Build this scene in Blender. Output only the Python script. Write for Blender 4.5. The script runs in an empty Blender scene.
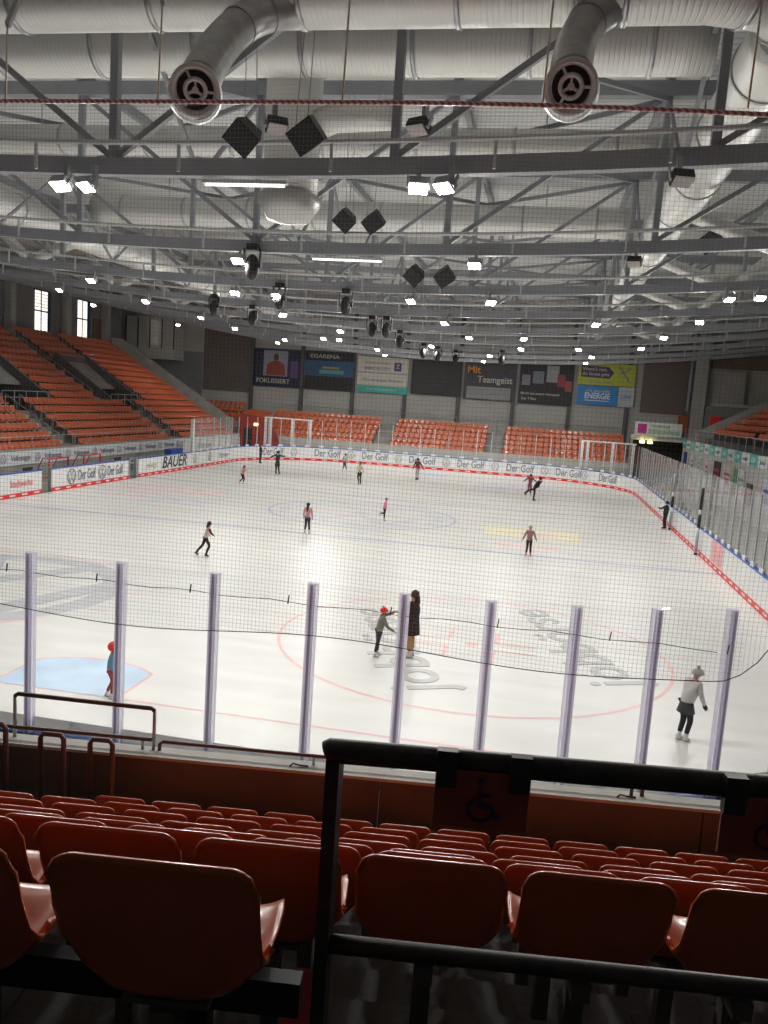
import bpy, bmesh, math, random
from mathutils import Vector, Matrix
import numpy as np
random.seed(7)
PI = math.pi
S = bpy.context.scene
COL = S.collection
V = Vector

# ------------------------------------------------------------------ helpers
def link(o, parent=None):
    COL.objects.link(o)
    if parent is not None: o.parent = parent
    return o
def tag(o, label=None, cat=None, group=None, kind=None):
    if label: o['label'] = label
    if cat: o['category'] = cat
    if group: o['group'] = group
    if kind: o['kind'] = kind
    return o
def empty(name, loc=(0,0,0), rz=0.0):
    o = bpy.data.objects.new(name, None); o.location = loc; o.rotation_euler = (0,0,rz); o.empty_display_size = .1
    return link(o)
ORD = ['','first','second','third','fourth','fifth','sixth','seventh','eighth','ninth','tenth','eleventh','twelfth','thirteenth','fourteenth','fifteenth','sixteenth','seventeenth','eighteenth','nineteenth','twentieth']
def ordn(n):
    if n <= 20: return ORD[n]
    t = ['','','twenty','thirty','forty','fifty','sixty','seventy','eighty','ninety'][n//10]
    return t + ('-'+ORD[n%10] if n%10 else 'th') if n%10 else t[:-1]+'ieth'

MATS = {}
def mat(name, col, rough=.6, metal=0., var=0., scale=6., bump=0., bscale=60., emit=None, es=0., coat=0., spec=None):
    if name in MATS: return MATS[name]
    m = bpy.data.materials.new(name); m.use_nodes = True
    nt = m.node_tree; b = nt.nodes['Principled BSDF']
    b.inputs['Base Color'].default_value = (*col,1); b.inputs['Roughness'].default_value = rough
    b.inputs['Metallic'].default_value = metal
    if spec is not None: b.inputs['Specular IOR Level'].default_value = spec
    if coat: b.inputs['Coat Weight'].default_value = coat; b.inputs['Coat Roughness'].default_value = .15
    if emit: b.inputs['Emission Color'].default_value = (*emit,1); b.inputs['Emission Strength'].default_value = es
    tc = nt.nodes.new('ShaderNodeTexCoord')
    if var:
        n = nt.nodes.new('ShaderNodeTexNoise'); n.inputs['Scale'].default_value = scale; n.inputs['Detail'].default_value = 5
        nt.links.new(tc.outputs['Object'], n.inputs['Vector'])
        r = nt.nodes.new('ShaderNodeMapRange'); r.inputs['From Min'].default_value=.3; r.inputs['From Max'].default_value=.7
        r.inputs['To Min'].default_value = 1-var; r.inputs['To Max'].default_value = 1+var
        nt.links.new(n.outputs['Fac'], r.inputs['Value'])
        mx = nt.nodes.new('ShaderNodeVectorMath'); mx.operation='SCALE'; mx.inputs[0].default_value = col
        nt.links.new(r.outputs['Result'], mx.inputs['Scale']); nt.links.new(mx.outputs[0], b.inputs['Base Color'])
    if bump:
        n2 = nt.nodes.new('ShaderNodeTexNoise'); n2.inputs['Scale'].default_value = bscale
        nt.links.new(tc.outputs['Object'], n2.inputs['Vector'])
        bp = nt.nodes.new('ShaderNodeBump'); bp.inputs['Strength'].default_value = bump; bp.inputs['Distance'].default_value=.01
        nt.links.new(n2.outputs['Fac'], bp.inputs['Height']); nt.links.new(bp.outputs[0], b.inputs['Normal'])
    MATS[name] = m; return m

class MB:
    def __init__(s): s.v=[]; s.f=[]; s.m=[]; s.ms=[]; s.cur=0; s.sm=[]
    def use(s, m):
        if m not in s.ms: s.ms.append(m)
        s.cur = s.ms.index(m); return s
    def add(s, vs, fs, smooth=False):
        b=len(s.v); s.v += [tuple(x) for x in vs]
        for f in fs: s.f.append([b+i for i in f]); s.m.append(s.cur); s.sm.append(smooth)
        return s
    def box(s, x0,x1,y0,y1,z0,z1, M=None):
        vs=[V((x,y,z)) for z in (z0,z1) for y in (y0,y1) for x in (x0,x1)]
        if M is not None: vs=[M@v for v in vs]
        return s.add(vs, [(0,2,3,1),(4,5,7,6),(0,1,5,4),(2,6,7,3),(0,4,6,2),(1,3,7,5)])
    def bar(s, p0,p1,w,h, up=(0,0,1)):
        p0,p1=V(p0),V(p1); d=(p1-p0); L=d.length; d.normalize(); u=V(up)
        if abs(d.dot(u))>.98: u=V((0,1,0))
        r=d.cross(u).normalized(); u=r.cross(d).normalized()
        vs=[]
        for p in (p0,p1):
            for a,b in ((-1,-1),(1,-1),(1,1),(-1,1)): vs.append(p+r*a*w/2+u*b*h/2)
        return s.add(vs, [(3,2,1,0),(4,5,6,7),(0,1,5,4),(1,2,6,5),(2,3,7,6),(3,0,4,7)])
    def tube(s, pts, r, n=8, cap=True, smooth=True):
        pts=[V(p) for p in pts]; rs = r if isinstance(r,(list,tuple)) else [r]*len(pts)
        rings=[]; ref=None
        for i,p in enumerate(pts):
            t=(pts[min(i+1,len(pts)-1)]-pts[max(i-1,0)]).normalized()
            if ref is None:
                ref = V((0,0,1)) if abs(t.z)<.9 else V((0,1,0))
            a=t.cross(ref).normalized(); b=t.cross(a).normalized(); ref = a.cross(t).normalized()
            if i==0: pass
            rings.append([p+(a*math.cos(2*PI*k/n)+b*math.sin(2*PI*k/n))*rs[i] for k in range(n)])
        vs=[v for R in rings for v in R]; fs=[]
        for i in range(len(pts)-1):
            for k in range(n):
                fs.append((i*n+k, (i+1)*n+k, (i+1)*n+(k+1)%n, i*n+(k+1)%n))
        s.add(vs,fs,smooth)
        if cap:
            b=len(s.v)-len(vs)
            s.f.append([b+k for k in range(n)]); s.f.append([b+(len(pts)-1)*n+k for k in reversed(range(n))]); s.m+= [s.cur]*2; s.sm+=[False]*2
        return s
    def lathe(s, prof, M=None, n=24, smooth=True):
        M = M or Matrix(); vs=[]
        for (r,z) in prof:
            for k in range(n): vs.append(M@V((r*math.cos(2*PI*k/n), r*math.sin(2*PI*k/n), z)))
        fs=[]
        for i in range(len(prof)-1):
            for k in range(n): fs.append((i*n+k, i*n+(k+1)%n, (i+1)*n+(k+1)%n, (i+1)*n+k))
        return s.add(vs,fs,smooth)
    def poly(s, pts, th, nrm):      # flat polygon extruded by th along nrm
        n=len(pts); nrm=V(nrm); a=[V(p) for p in pts]; b=[p+nrm*th for p in a]
        return s.add(a+b, [tuple(reversed(range(n))), tuple(range(n,2*n))]+[(i,(i+1)%n,n+(i+1)%n,n+i) for i in range(n)])
    def grid(s, P, closed=False):
        pass
    def ellipsoid(s, c, rx,ry,rz, M=None, n=12, m=8):
        M = M or Matrix(); vs=[]; fs=[]
        for j in range(m+1):
            a=PI*j/m
            for k in range(n):
                b=2*PI*k/n; vs.append(M@(V(c)+V((rx*math.sin(a)*math.cos(b), ry*math.sin(a)*math.sin(b), rz*math.cos(a)))))
        for j in range(m):
            for k in range(n): fs.append((j*n+k,(j+1)*n+k,(j+1)*n+(k+1)%n,j*n+(k+1)%n))
        return s.add(vs,fs,True)
    def mesh(s, name):
        me=bpy.data.meshes.new(name); me.from_pydata(s.v,[],s.f)
        for m in s.ms: me.materials.append(m)
        me.polygons.foreach_set('material_index', s.m); me.polygons.foreach_set('use_smooth', s.sm); me.update(); return me
    def build(s, name, m=None, parent=None, loc=None):
        me=s.mesh(name)
        if m is not None and not s.ms: me.materials.append(m)
        o=bpy.data.objects.new(name, me)
        if loc is not None: o.location=loc
        return link(o,parent)

def bevel(o, w=.004, seg=2):
    md=o.modifiers.new('Bevel','BEVEL'); md.width=w; md.segments=seg; md.limit_method='ANGLE'; return o
def copy_tree(o, parent=None):
    c=o.copy(); COL.objects.link(c); c.parent=parent
    for ch in list(o.children): copy_tree(ch,c)
    return c

DG = None
def bake(obj, name, m):         # evaluated mesh of a temporary object
    bpy.context.view_layer.update()
    me = bpy.data.meshes.new_from_object(obj.evaluated_get(bpy.context.evaluated_depsgraph_get()))
    me.name=name; me.materials.clear(); me.materials.append(m); return me

TXT={}
def text_obj(name, txt, size, m, origin, u, v, parent=None, align='CENTER', width=None, shear=0, off=.01, th=.002):
    """flat raised lettering; u = reading direction, v = up"""
    key=(txt,align,shear)
    if key not in TXT:
        cu=bpy.data.curves.new('t','FONT'); cu.body=txt; cu.size=1; cu.align_x=align; cu.align_y='CENTER'; cu.shear=shear; cu.extrude=.004; cu.offset=.012; cu.resolution_u=3
        t=bpy.data.objects.new('t',cu); COL.objects.link(t)
        bpy.context.view_layer.update()
        TXT[key]=bpy.data.meshes.new_from_object(t.evaluated_get(bpy.context.evaluated_depsgraph_get()))
        bpy.data.objects.remove(t)
    me=TXT[key].copy(); me.name=name; me.materials.clear(); me.materials.append(m)
    u=V(u).normalized(); v=V(v).normalized(); n=u.cross(v).normalized()
    xs=[p.co.x for p in me.vertices]; w=max(xs)-min(xs)
    sx = size if width is None else width/w
    M=Matrix(((u.x*sx,v.x*size,n.x,0),(u.y*sx,v.y*size,n.y,0),(u.z*sx,v.z*size,n.z,0),(0,0,0,1)))
    for p in me.vertices: p.co=V(origin)+n*off+(M@p.co)
    o=bpy.data.objects.new(name,me); return link(o,parent)
def vw(mb, o, u, v, r, n=None, th=.004, off=.01, w=.12):
    """round emblem: ring with a V over a W"""
    u=V(u).normalized(); v=V(v).normalized(); n=u.cross(v).normalized(); o=V(o)+n*off
    K=28; vs=[];fs=[]
    for k in range(K):
        a=2*PI*k/K; d=u*math.cos(a)+v*math.sin(a); vs+= [o+d*r, o+d*r*(1-w)]
    for k in range(K):
        a,b=2*k,2*((k+1)%K); fs.append((a,b,b+1,a+1))
    mb.add(vs,fs)
    cnt=[0]
    def st(pts):
        for (a,b),(c,d) in zip(pts,pts[1:]):
            cnt[0]+=1
            p=o+u*a*r+v*b*r+n*cnt[0]*.0007; q=o+u*c*r+v*d*r+n*cnt[0]*.0007; t=(q-p).normalized(); s=n.cross(t)*r*w*.5
            mb.add([p+s,p-s,q-s,q+s],[(0,1,2,3)])
    st([(-.42,.8),(0,.08),(.42,.8)]); st([(-.82,.42),(-.42,-.78),(0,-.06),(.42,-.78),(.82,.42)])

# ------------------------------------------------------------------ materials
M_seat = mat('orange_plastic',(.60,.135,.048),.32,var=.06,scale=3,coat=.3)
M_conc = mat('concrete',(.30,.29,.27),.85,var=.18,scale=1.2,bump=.3)
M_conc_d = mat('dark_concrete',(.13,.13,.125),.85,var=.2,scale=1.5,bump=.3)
M_conc_l = mat('pale_concrete',(.55,.54,.50),.8,var=.1,scale=2,bump=.2)
M_brown = mat('brown_parapet',(.135,.11,.095),.75,var=.22,scale=1.3,bump=.25,bscale=30)
M_steel = mat('galvanised_steel',(.56,.57,.58),.38,.85,var=.12,scale=4)
M_grey = mat('grey_painted_steel',(.38,.40,.43),.5,.1,var=.08,scale=2)
M_greyl = mat('light_grey_steel',(.42,.44,.45),.45,.3)
M_dark = mat('dark_rail_paint',(.045,.04,.038),.45,.2,var=.3,scale=30)
M_rail = mat('brown_rail_paint',(.14,.085,.065),.4,.3)
M_white = mat('board_white',(.83,.84,.84),.35,var=.04,scale=.7)
M_blue = mat('cap_blue',(.03,.12,.50),.35)
M_red = mat('kick_red',(.75,.03,.03),.4)
M_redl = mat('line_red',(.86,.28,.28),.35)
M_ink = mat('print_grey',(.24,.26,.31),.5)
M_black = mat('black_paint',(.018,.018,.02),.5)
M_post = mat('glass_post_lilac',(.56,.54,.63),.35,.2,var=.06,scale=8)
M_postd = mat('glass_post_groove',(.27,.24,.33),.4,.2)
M_whitep = mat('white_metal',(.86,.86,.86),.35)

def post_mat(name,col,f=.6):
    m=bpy.data.materials.new(name); m.use_nodes=True; nt=m.node_tree; b=nt.nodes['Principled BSDF']; b.inputs['Base Color'].default_value=(*col,1); b.inputs['Roughness'].default_value=.3
    t=nt.nodes.new('ShaderNodeBsdfTranslucent'); t.inputs[0].default_value=(*col,1); mx=nt.nodes.new('ShaderNodeMixShader'); mx.inputs[0].default_value=f
    nt.links.new(b.outputs[0],mx.inputs[1]); nt.links.new(t.outputs[0],mx.inputs[2])
    tr=nt.nodes.new('ShaderNodeBsdfTransparent'); m2=nt.nodes.new('ShaderNodeMixShader'); m2.inputs[0].default_value=.35
    nt.links.new(mx.outputs[0],m2.inputs[1]); nt.links.new(tr.outputs[0],m2.inputs[2]); nt.links.new(m2.outputs[0],nt.nodes['Material Output'].inputs[0]); return m
M_post=post_mat('glass_post_acrylic',(.80,.78,.88),.7); M_postd=post_mat('glass_post_core',(.60,.55,.68),.6)
def duct_mat():
    m=bpy.data.materials.new('spiral_duct'); m.use_nodes=True; nt=m.node_tree; b=nt.nodes['Principled BSDF']
    b.inputs['Base Color'].default_value=(.84,.84,.81,1); b.inputs['Metallic'].default_value=.75; b.inputs['Roughness'].default_value=.55
    tc=nt.nodes.new('ShaderNodeUVMap'); w=nt.nodes.new('ShaderNodeTexWave'); w.inputs['Scale'].default_value=1.0; w.bands_direction='X'
    w.inputs['Distortion'].default_value=0
    nt.links.new(tc.outputs['UV'],w.inputs['Vector'])
    rp=nt.nodes.new('ShaderNodeValToRGB'); rp.color_ramp.elements[0].position=.75; rp.color_ramp.elements[1].position=.95
    nt.links.new(w.outputs['Color'],rp.inputs['Fac'])
    bp=nt.nodes.new('ShaderNodeBump'); bp.inputs['Strength'].default_value=.45; bp.inputs['Distance'].default_value=.012
    nt.links.new(rp.outputs['Color'],bp.inputs['Height']); nt.links.new(bp.outputs[0],b.inputs['Normal'])
    return m
M_duct=duct_mat()
def glass_mat(name, tint=(.99,.993,.993), refl=.35, rough=.02, veil=0.):
    m=bpy.data.materials.new(name); m.use_nodes=True; nt=m.node_tree; nt.nodes.remove(nt.nodes['Principled BSDF'])
    out=nt.nodes['Material Output']; tr=nt.nodes.new('ShaderNodeBsdfTransparent'); tr.inputs[0].default_value=(*tint,1)
    gl=nt.nodes.new('ShaderNodeBsdfGlossy'); gl.inputs['Roughness'].default_value=rough; gl.inputs['Color'].default_value=(.9,.9,.9,1)
    lw=nt.nodes.new('ShaderNodeLayerWeight'); lw.inputs[0].default_value=.5
    pw=nt.nodes.new('ShaderNodeMath'); pw.operation='POWER'; pw.inputs[1].default_value=5; nt.links.new(lw.outputs['Facing'],pw.inputs[0])
    fr=nt.nodes.new('ShaderNodeMath'); fr.operation='MULTIPLY_ADD'; fr.inputs[1].default_value=refl; fr.inputs[2].default_value=.015; nt.links.new(pw.outputs[0],fr.inputs[0])
    mx=nt.nodes.new('ShaderNodeMixShader'); nt.links.new(fr.outputs[0],mx.inputs[0]); nt.links.new(tr.outputs[0],mx.inputs[1]); nt.links.new(gl.outputs[0],mx.inputs[2])
    last=mx
    if veil:
        df=nt.nodes.new('ShaderNodeBsdfDiffuse'); df.inputs[0].default_value=(.8,.8,.82,1)
        m2=nt.nodes.new('ShaderNodeMixShader'); m2.inputs[0].default_value=veil
        nt.links.new(mx.outputs[0],m2.inputs[1]); nt.links.new(df.outputs[0],m2.inputs[2]); last=m2
    nt.links.new(last.outputs[0],out.inputs[0]); return m
M_glass=glass_mat('rink_glass'); M_glass_s=glass_mat('reflection_veil_glass',veil=.07,refl=.5); M_haze=glass_mat('frosted_strip',veil=.55)  # side panes get a pale veil in the colour, standing for reflected light

def ice_mat():
    m=bpy.data.materials.new('ice'); m.use_nodes=True; nt=m.node_tree; b=nt.nodes['Principled BSDF']
    tc=nt.nodes.new('ShaderNodeTexCoord')
    mp=nt.nodes.new('ShaderNodeMapping'); mp.inputs['Scale'].default_value=(.25,1.2,1); mp.inputs['Rotation'].default_value=(0,0,.15)
    n=nt.nodes.new('ShaderNodeTexNoise'); n.inputs['Scale'].default_value=1.3; n.inputs['Detail'].default_value=8
    nt.links.new(tc.outputs['Object'],mp.inputs[0]); nt.links.new(mp.outputs[0],n.inputs['Vector'])
    r=nt.nodes.new('ShaderNodeValToRGB'); e=r.color_ramp.elements
    e[0].position=.3; e[0].color=(.66,.66,.64,1); e[1].position=.65; e[1].color=(.745,.74,.71,1)
    nt.links.new(n.outputs['Fac'],r.inputs[0]); nt.links.new(r.outputs[0],b.inputs['Base Color'])
    n2=nt.nodes.new('ShaderNodeTexNoise'); n2.inputs['Scale'].default_value=2.; n2.inputs['Detail'].default_value=6
    nt.links.new(tc.outputs['Object'],n2.inputs['Vector'])
    rr=nt.nodes.new('ShaderNodeMapRange'); rr.inputs['To Min'].default_value=.26; rr.inputs['To Max'].default_value=.46; b.inputs['Specular IOR Level'].default_value=.22
    nt.links.new(n2.outputs['Fac'],rr.inputs['Value']); nt.links.new(rr.outputs[0],b.inputs['Roughness'])
    n3=nt.nodes.new('ShaderNodeTexNoise'); n3.inputs['Scale'].default_value=1.6; n3.inputs['Detail'].default_value=3
    nt.links.new(tc.outputs['Object'],n3.inputs['Vector'])
    bp=nt.nodes.new('ShaderNodeBump'); bp.inputs['Strength'].default_value=.25; bp.inputs['Distance'].default_value=.02
    nt.links.new(n3.outputs['Fac'],bp.inputs['Height']); nt.links.new(bp.outputs[0],b.inputs['Normal'])
    return m
M_ice=ice_mat()

# ------------------------------------------------------------------ rink geometry
R=8.5
def rink_pt(kind, a):
    pass
def perimeter(start, end, step=.6):
    """points on the inner board line, counter-clockwise seen from above, between two arc lengths; 0 = (6.5,0) going right"""
    segs=[('a',(6.5,8.5),-PI/2,0.),('l',(15,8.5),(15,51.5)),('a',(6.5,51.5),0.,PI/2),('l',(6.5,60),(-6.5,60)),('a',(-6.5,51.5),PI/2,PI),('l',(-15,51.5),(-15,8.5)),('a',(-6.5,8.5),PI,1.5*PI),('l',(-6.5,0),(6.5,0))]
    return segs
SEG=perimeter(0,0)
LEN=[R*PI/2,43,R*PI/2,13,R*PI/2,43,R*PI/2,13]
CUM=[0]
for l in LEN: CUM.append(CUM[-1]+l)
def pos(s):
    s%=CUM[-1]
    for i in range(8):
        if s<=CUM[i+1]+1e-9: break
    t=(s-CUM[i]); g=SEG[i]
    if g[0]=='a':
        a=g[2]+t/R; d=V((math.cos(a),math.sin(a))); return V(g[1])+d*R, d
    p,q=V(g[1]),V(g[2]); d=(q-p).normalized(); return p+d*t, V((d.y,-d.x))
def path(s0,s1,step=.5):
    n=max(1,int(math.ceil((s1-s0)/step))); ss=set(s0+(s1-s0)*i/n for i in range(n+1))
    for c in CUM+[CUM[-1]+.0001]:
        if s0<c<s1: ss.add(c)
    return [pos(s) for s in sorted(ss)]
def sweep(mb, s0,s1,o0,o1,z0,z1,step=.5):
    P=path(s0,s1,step); vs=[]
    for p,n in P:
        for o,z in ((o0,z0),(o1,z0),(o1,z1),(o0,z1)):
            q=p+n*o; vs.append((q.x,q.y,z))
    fs=[]
    for i in range(len(P)-1):
        for k in range(4): fs.append((4*i+k,4*i+(k+1)%4,4*i+4+(k+1)%4,4*i+4+k))
    fs+=[(3,2,1,0),tuple(4*(len(P)-1)+k for k in range(4))]
    return mb.add(vs,fs)

# ice sheet
ice=MB(); pts=[p for p,n in path(0,CUM[-1]-1e-6,.8)][:-1]
ice.add([(p.x,p.y,0) for p in pts]+[(p.x,p.y,-.05) for p in pts],[tuple(range(len(pts))),tuple(reversed(range(len(pts),2*len(pts))))])
ICE=ice.build('floor',M_ice); tag(ICE,kind='structure')

def ice_col(name,c): 
    return mat(name,c,.38,var=.1,scale=1.5,spec=.22)
I_red=ice_col('ice_red',(.80,.50,.49)); I_blue=ice_col('ice_blue',(.50,.51,.64)); I_crease=ice_col('ice_crease',(.50,.66,.84)); I_grey=ice_col('ice_logo_grey',(.52,.53,.56))
I_yel=ice_col('ice_yellow',(.82,.76,.55)); I_pink=ice_col('ice_pink',(.79,.66,.65)); I_txt=ice_col('ice_text_grey',(.50,.50,.50)); I_lgrey=ice_col('ice_pale_grey',(.66,.67,.70))
def flat(name,m,mb): return mb.build(name,m,ICE)
def half_w(y):
    if y<8.5: return 6.5+math.sqrt(max(0,R*R-(8.5-y)**2))
    if y>51.5: return 6.5+math.sqrt(max(0,R*R-(y-51.5)**2))
    return 15
def strip(mb,x0,x1,y0,y1,z=.003): mb.add([(x0,y0,z),(x1,y0,z),(x1,y1,z),(x0,y1,z)],[(0,1,2,3)])
def ring(mb,cx,cy,r0,r1,a0=0,a1=2*PI,n=64,z=.003):
    vs=[];fs=[]
    for k in range(n+1):
        a=a0+(a1-a0)*k/n; vs+=[(cx+r0*math.cos(a),cy+r0*math.sin(a),z),(cx+r1*math.cos(a),cy+r1*math.sin(a),z)]
    for k in range(n): fs.append((2*k,2*k+1,2*k+3,2*k+2))
    mb.add(vs,fs)
for y in (4,56):
    w=half_w(y); m=MB(); strip(m,-w,w,y-.03,y+.03); flat('goal_line',I_red,m)
for y in (22.93,37.07):
    m=MB(); strip(m,-15,15,y-.15,y+.15); flat('blue_line',I_blue,m)
m=MB(); strip(m,-15,15,29.87,30.13,.0035); flat('centre_line',I_pink,m)
for cx,cy in ((7,10),(-7,10),(7,50),(-7,50)):
    m=MB(); ring(m,cx,cy,4.46,4.54)
    for sx in (-1,1):
        for sy in (-1,1):
            strip(m,cx+sx*.55-.05 if sx>0 else cx-.60,cx+sx*.55+.05 if sx>0 else cx-.50,cy+sy*.3 if sy>0 else cy-1.2,cy+1.2 if sy>0 else cy-.3,.0045)
            strip(m,min(cx+sx*.55,cx+sx*1.5),max(cx+sx*.55,cx+sx*1.5),cy+sy*.3-.05,cy+sy*.3+.05,.0045)
            strip(m,cx+sx*4.55 if sx>0 else cx-5.15,cx+5.15 if sx>0 else cx-4.55,cy+sy*.9-.025,cy+sy*.9+.025)
    ring(m,cx,cy,0,.16,z=.004); flat('face_off_circle',I_red,m)
m=MB(); ring(m,0,30,4.4,4.55,z=.004); flat('centre_circle',I_blue,m)
m=MB(); vw(m,(0,30,.0),(1,0,0),(0,1,0),4.0,off=.005,w=.13); flat('ice_emblem',I_lgrey,m)
m=MB(); vw(m,(-6.2,10.2,.0),(1,0,0),(0,1,0),3.9,off=.005,w=.17); flat('ice_emblem',I_grey,m)
for y,s in ((4,1),(56,-1)):
    m=MB(); cr=[(-1.22,y),(1.22,y),(1.22,y+s*1.37)]; a0=math.asin(1.37/1.834)
    for k in range(13):
        a=a0+(PI-2*a0)*k/12; cr.append((1.834*math.cos(a),y+s*1.834*math.sin(a)))
    cr=cr+[(-1.22,y+s*1.37)]
    cr=[(p[0]*1.0,p[1],.0045) for p in cr]
    m.add(cr,[tuple(range(len(cr))) if s>0 else tuple(reversed(range(len(cr))))]); o=flat('goal_crease',I_crease,m)
    m=MB()
    q=cr+[cr[0]]
    for a,b in zip(q,q[1:]):
        if abs(a[1]-y)<1e-6 and abs(b[1]-y)<1e-6: continue
        a,b=V(a),V(b); 
        if (b-a).length<1e-5: continue
        t=(b-a).normalized(); n_=V((-t.y,t.x,0))*.03; up=V((0,0,.001)); m.add([a-n_+up,b-n_+up,b+n_+up,a+n_+up],[(0,1,2,3)])
    flat('crease_outline',I_red,m)
# lettering painted in the right-hand end-zone circle, reads from the far side
text_obj('ice_lettering','jobbörse',1.75,I_txt,(5.2,9.35,0),(-.37,.93,0),(-.90,-.44,0),ICE,width=6.3,off=.006)
text_obj('ice_lettering','jobbörse',1.75,I_txt,(9.2,11.15,0),(-.34,.94,0),(-.91,-.41,0),ICE,width=6.2,off=.006)
m=MB()
for x0,x1,y0,y1,mm in ((6.0,10.2,27.2,30.2,I_yel),(6.6,9.2,24.3,25.6,I_pink),(5.2,5.9,23.9,24.5,I_pink)):
    m.use(mm); strip(m,x0,x1,y0,y1,.004)
m.use(I_pink); strip(m,7.6,9.2,27.9,29.2,.006)
flat('ice_advert',None,m)
m=MB(); m.use(I_pink); strip(m,-13.5,-8,31.2,33.6,.004); strip(m,-12.6,-10.4,28.2,29.4,.004); m.use(I_lgrey); strip(m,-10.5,-7.3,27.6,29.8,.0035); flat('ice_advert',None,m)
m=MB(); m.use(I_lgrey); ring(m,7,50,0,3.2,n=40,z=.003); flat('ice_advert',None,m)

# rink-side floor outside boards
tag(MB().box(-19,-15.2,-2,66,-.05,-.01).build('floor',M_conc),kind='structure')
tag(MB().box(15.2,20,-2,66,-.05,-.01).build('floor',M_conc),kind='structure')
tag(MB().box(-19,21,60.15,66,-.05,-.01).build('floor',M_conc),kind='structure')
tag(MB().box(-19,20,-8,-.15,-.05,-.01).build('floor',M_conc_d),kind='structure')

# ------------------------------------------------------------------ dasher boards
sR0=CUM[1]; sFar=CUM[3]; sL0=CUM[5]      # arc lengths where straights start
def sYl(y): return CUM[5]+(51.5-y)       # left side by Y
def sYr(y): return CUM[1]+(y-8.5)
def sXf(x): return CUM[3]+(6.5-x)
BOARDS=[('near end board in front of the concrete parapet',CUM[7],CUM[8]),
 ('board round the near right corner',0,CUM[1]),('long board on the right side',CUM[1],CUM[2]),('board round the far right corner',CUM[2],CUM[3]),
 ('far end board below the three seat blocks',CUM[3],CUM[4]),('board round the far left corner',CUM[4],CUM[5]),
 ('left side board with the large black maker name',CUM[5],sYl(36.5)),('left side board between the two player gates',sYl(35.3),sYl(27.6)),('left side board nearest the near end',sYl(26.8),CUM[6]),('board round the near left corner',CUM[6],CUM[7])]
BO=[]
for lab,a,b in BOARDS:
    e=empty('dasher_board',(0,0,0)); tag(e,'white rink '+lab+' with blue cap','rink board')
    sweep(MB(),a,b,0,.1,.0,1.09).build('board_panel',M_white,e)
    sweep(MB(),a,b,-.02,.13,1.09,1.14).build('cap_rail',M_blue,e)
    k=sweep(MB(),a,b,-.012,0,0,.2).build('kick_strip',M_red,e)
    d=MB(); n=int((b-a)/.9)
    for i in range(n):
        s=a+(i+.25)*(b-a)/n; sweep(d,s,s+.42,-.016,-.012,.07,.14,.5)
    d.build('kick_dashes',M_whitep,k)
    BO.append(e)
def side_frame(s):      # frame for lettering read from inside the rink
    p,n=pos(s); u=V((n.y,-n.x,0)); return V((p.x,p.y,0)), u, V((-n.x,-n.y,0))
def wrap(o,s0,z0):
    for p in o.data.vertices:
        x,y,z=p.co; q,n=pos(s0-x); p.co=(q.x-n.x*z,q.y-n.y*z,z0+y)
def board_text(parent,s,z,txt,size,m,width=None,shear=0):
    wrap(text_obj('board_lettering',txt,size,m,(0,0,0),(1,0,0),(0,1,0),parent,width=width,shear=shear,off=.014),s,z)
def board_logo(parent,s,z,r,m):
    mb=MB(); vw(mb,(0,0,0),(1,0,0),(0,1,0),r,off=.018); wrap(mb.build('board_emblem',m,parent),s,z)
# far end
for i in range(6):
    x=-9.6+i*4.05; s=sXf(x); par=BO[4] if abs(x)<6.6 else (BO[3] if x>0 else BO[5])
    board_text(par,s,.66,'Der Golf',.85,M_ink,width=2.25)
    if i<5: s2=sXf(x+2.02); board_logo(BO[4] if abs(x+2.02)<6.6 else (BO[3] if x>0 else BO[5]),s2,.66,.33,M_greyl)
board_text(BO[3],CUM[3]-8.0,.66,'Der Golf',.85,M_ink,width=2.0)
board_logo(BO[3],CUM[3]-5.6,.66,.33,M_greyl)
board_text(BO[5],CUM[4]+8,.66,'Der Golf',.85,M_ink,width=2.0); board_logo(BO[5],CUM[4]+6,.66,.33,M_greyl)
# left side
board_text(BO[6],sYl(41.4),.64,'BAUER',1.05,M_black,width=3.6,shear=.25)
board_text(BO[6],sYl(38.2),.64,'energy',.5,mat('print_green',(.5,.6,.42),.5),width=1.3)
board_logo(BO[6],sYl(44.6),.64,.3,M_ink); board_logo(BO[6],sYl(47.2),.64,.3,M_ink); board_text(BO[6],sYl(49.9),.64,'Partner',.5,M_greyl,width=1.9)
board_logo(BO[7],sYl(29.35),.62,.4,M_ink); board_text(BO[7],sYl(30.8),.62,'Der Golf',.75,M_ink,width=1.7)
board_logo(BO[7],sYl(32.35),.62,.4,M_ink); board_text(BO[7],sYl(33.75),.62,'Der Golf',.75,M_ink,width=1.7)
board_text(BO[8],sYl(25.2),.62,'Stadtwerke',.45,M_redl,width=1.7)
p_=MB(); p_.box(14.985,14.99,22.6,24.6,.25,1.1); p_.build('red_advert',mat('pink_print',(.85,.45,.45),.5),BO[2])
# open player gates on the left side
for y,lab in ((27.2,'nearer'),(35.9,'farther')):
    e=empty('gate_post',(-15.1,y,0)); tag(e,'dark metal post pair framing the %s open player gate in the left board'%lab,'gate post')
    for sg in (-1,1): MB().box(-.08,.08,sg*.42-.05,sg*.42+.05,-.01,1.2).build('post',M_greyl,e)
    MB().box(-.9,-.86,-.42,.3,0,1.15).build('open_gate_leaf',M_black,e)

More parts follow.
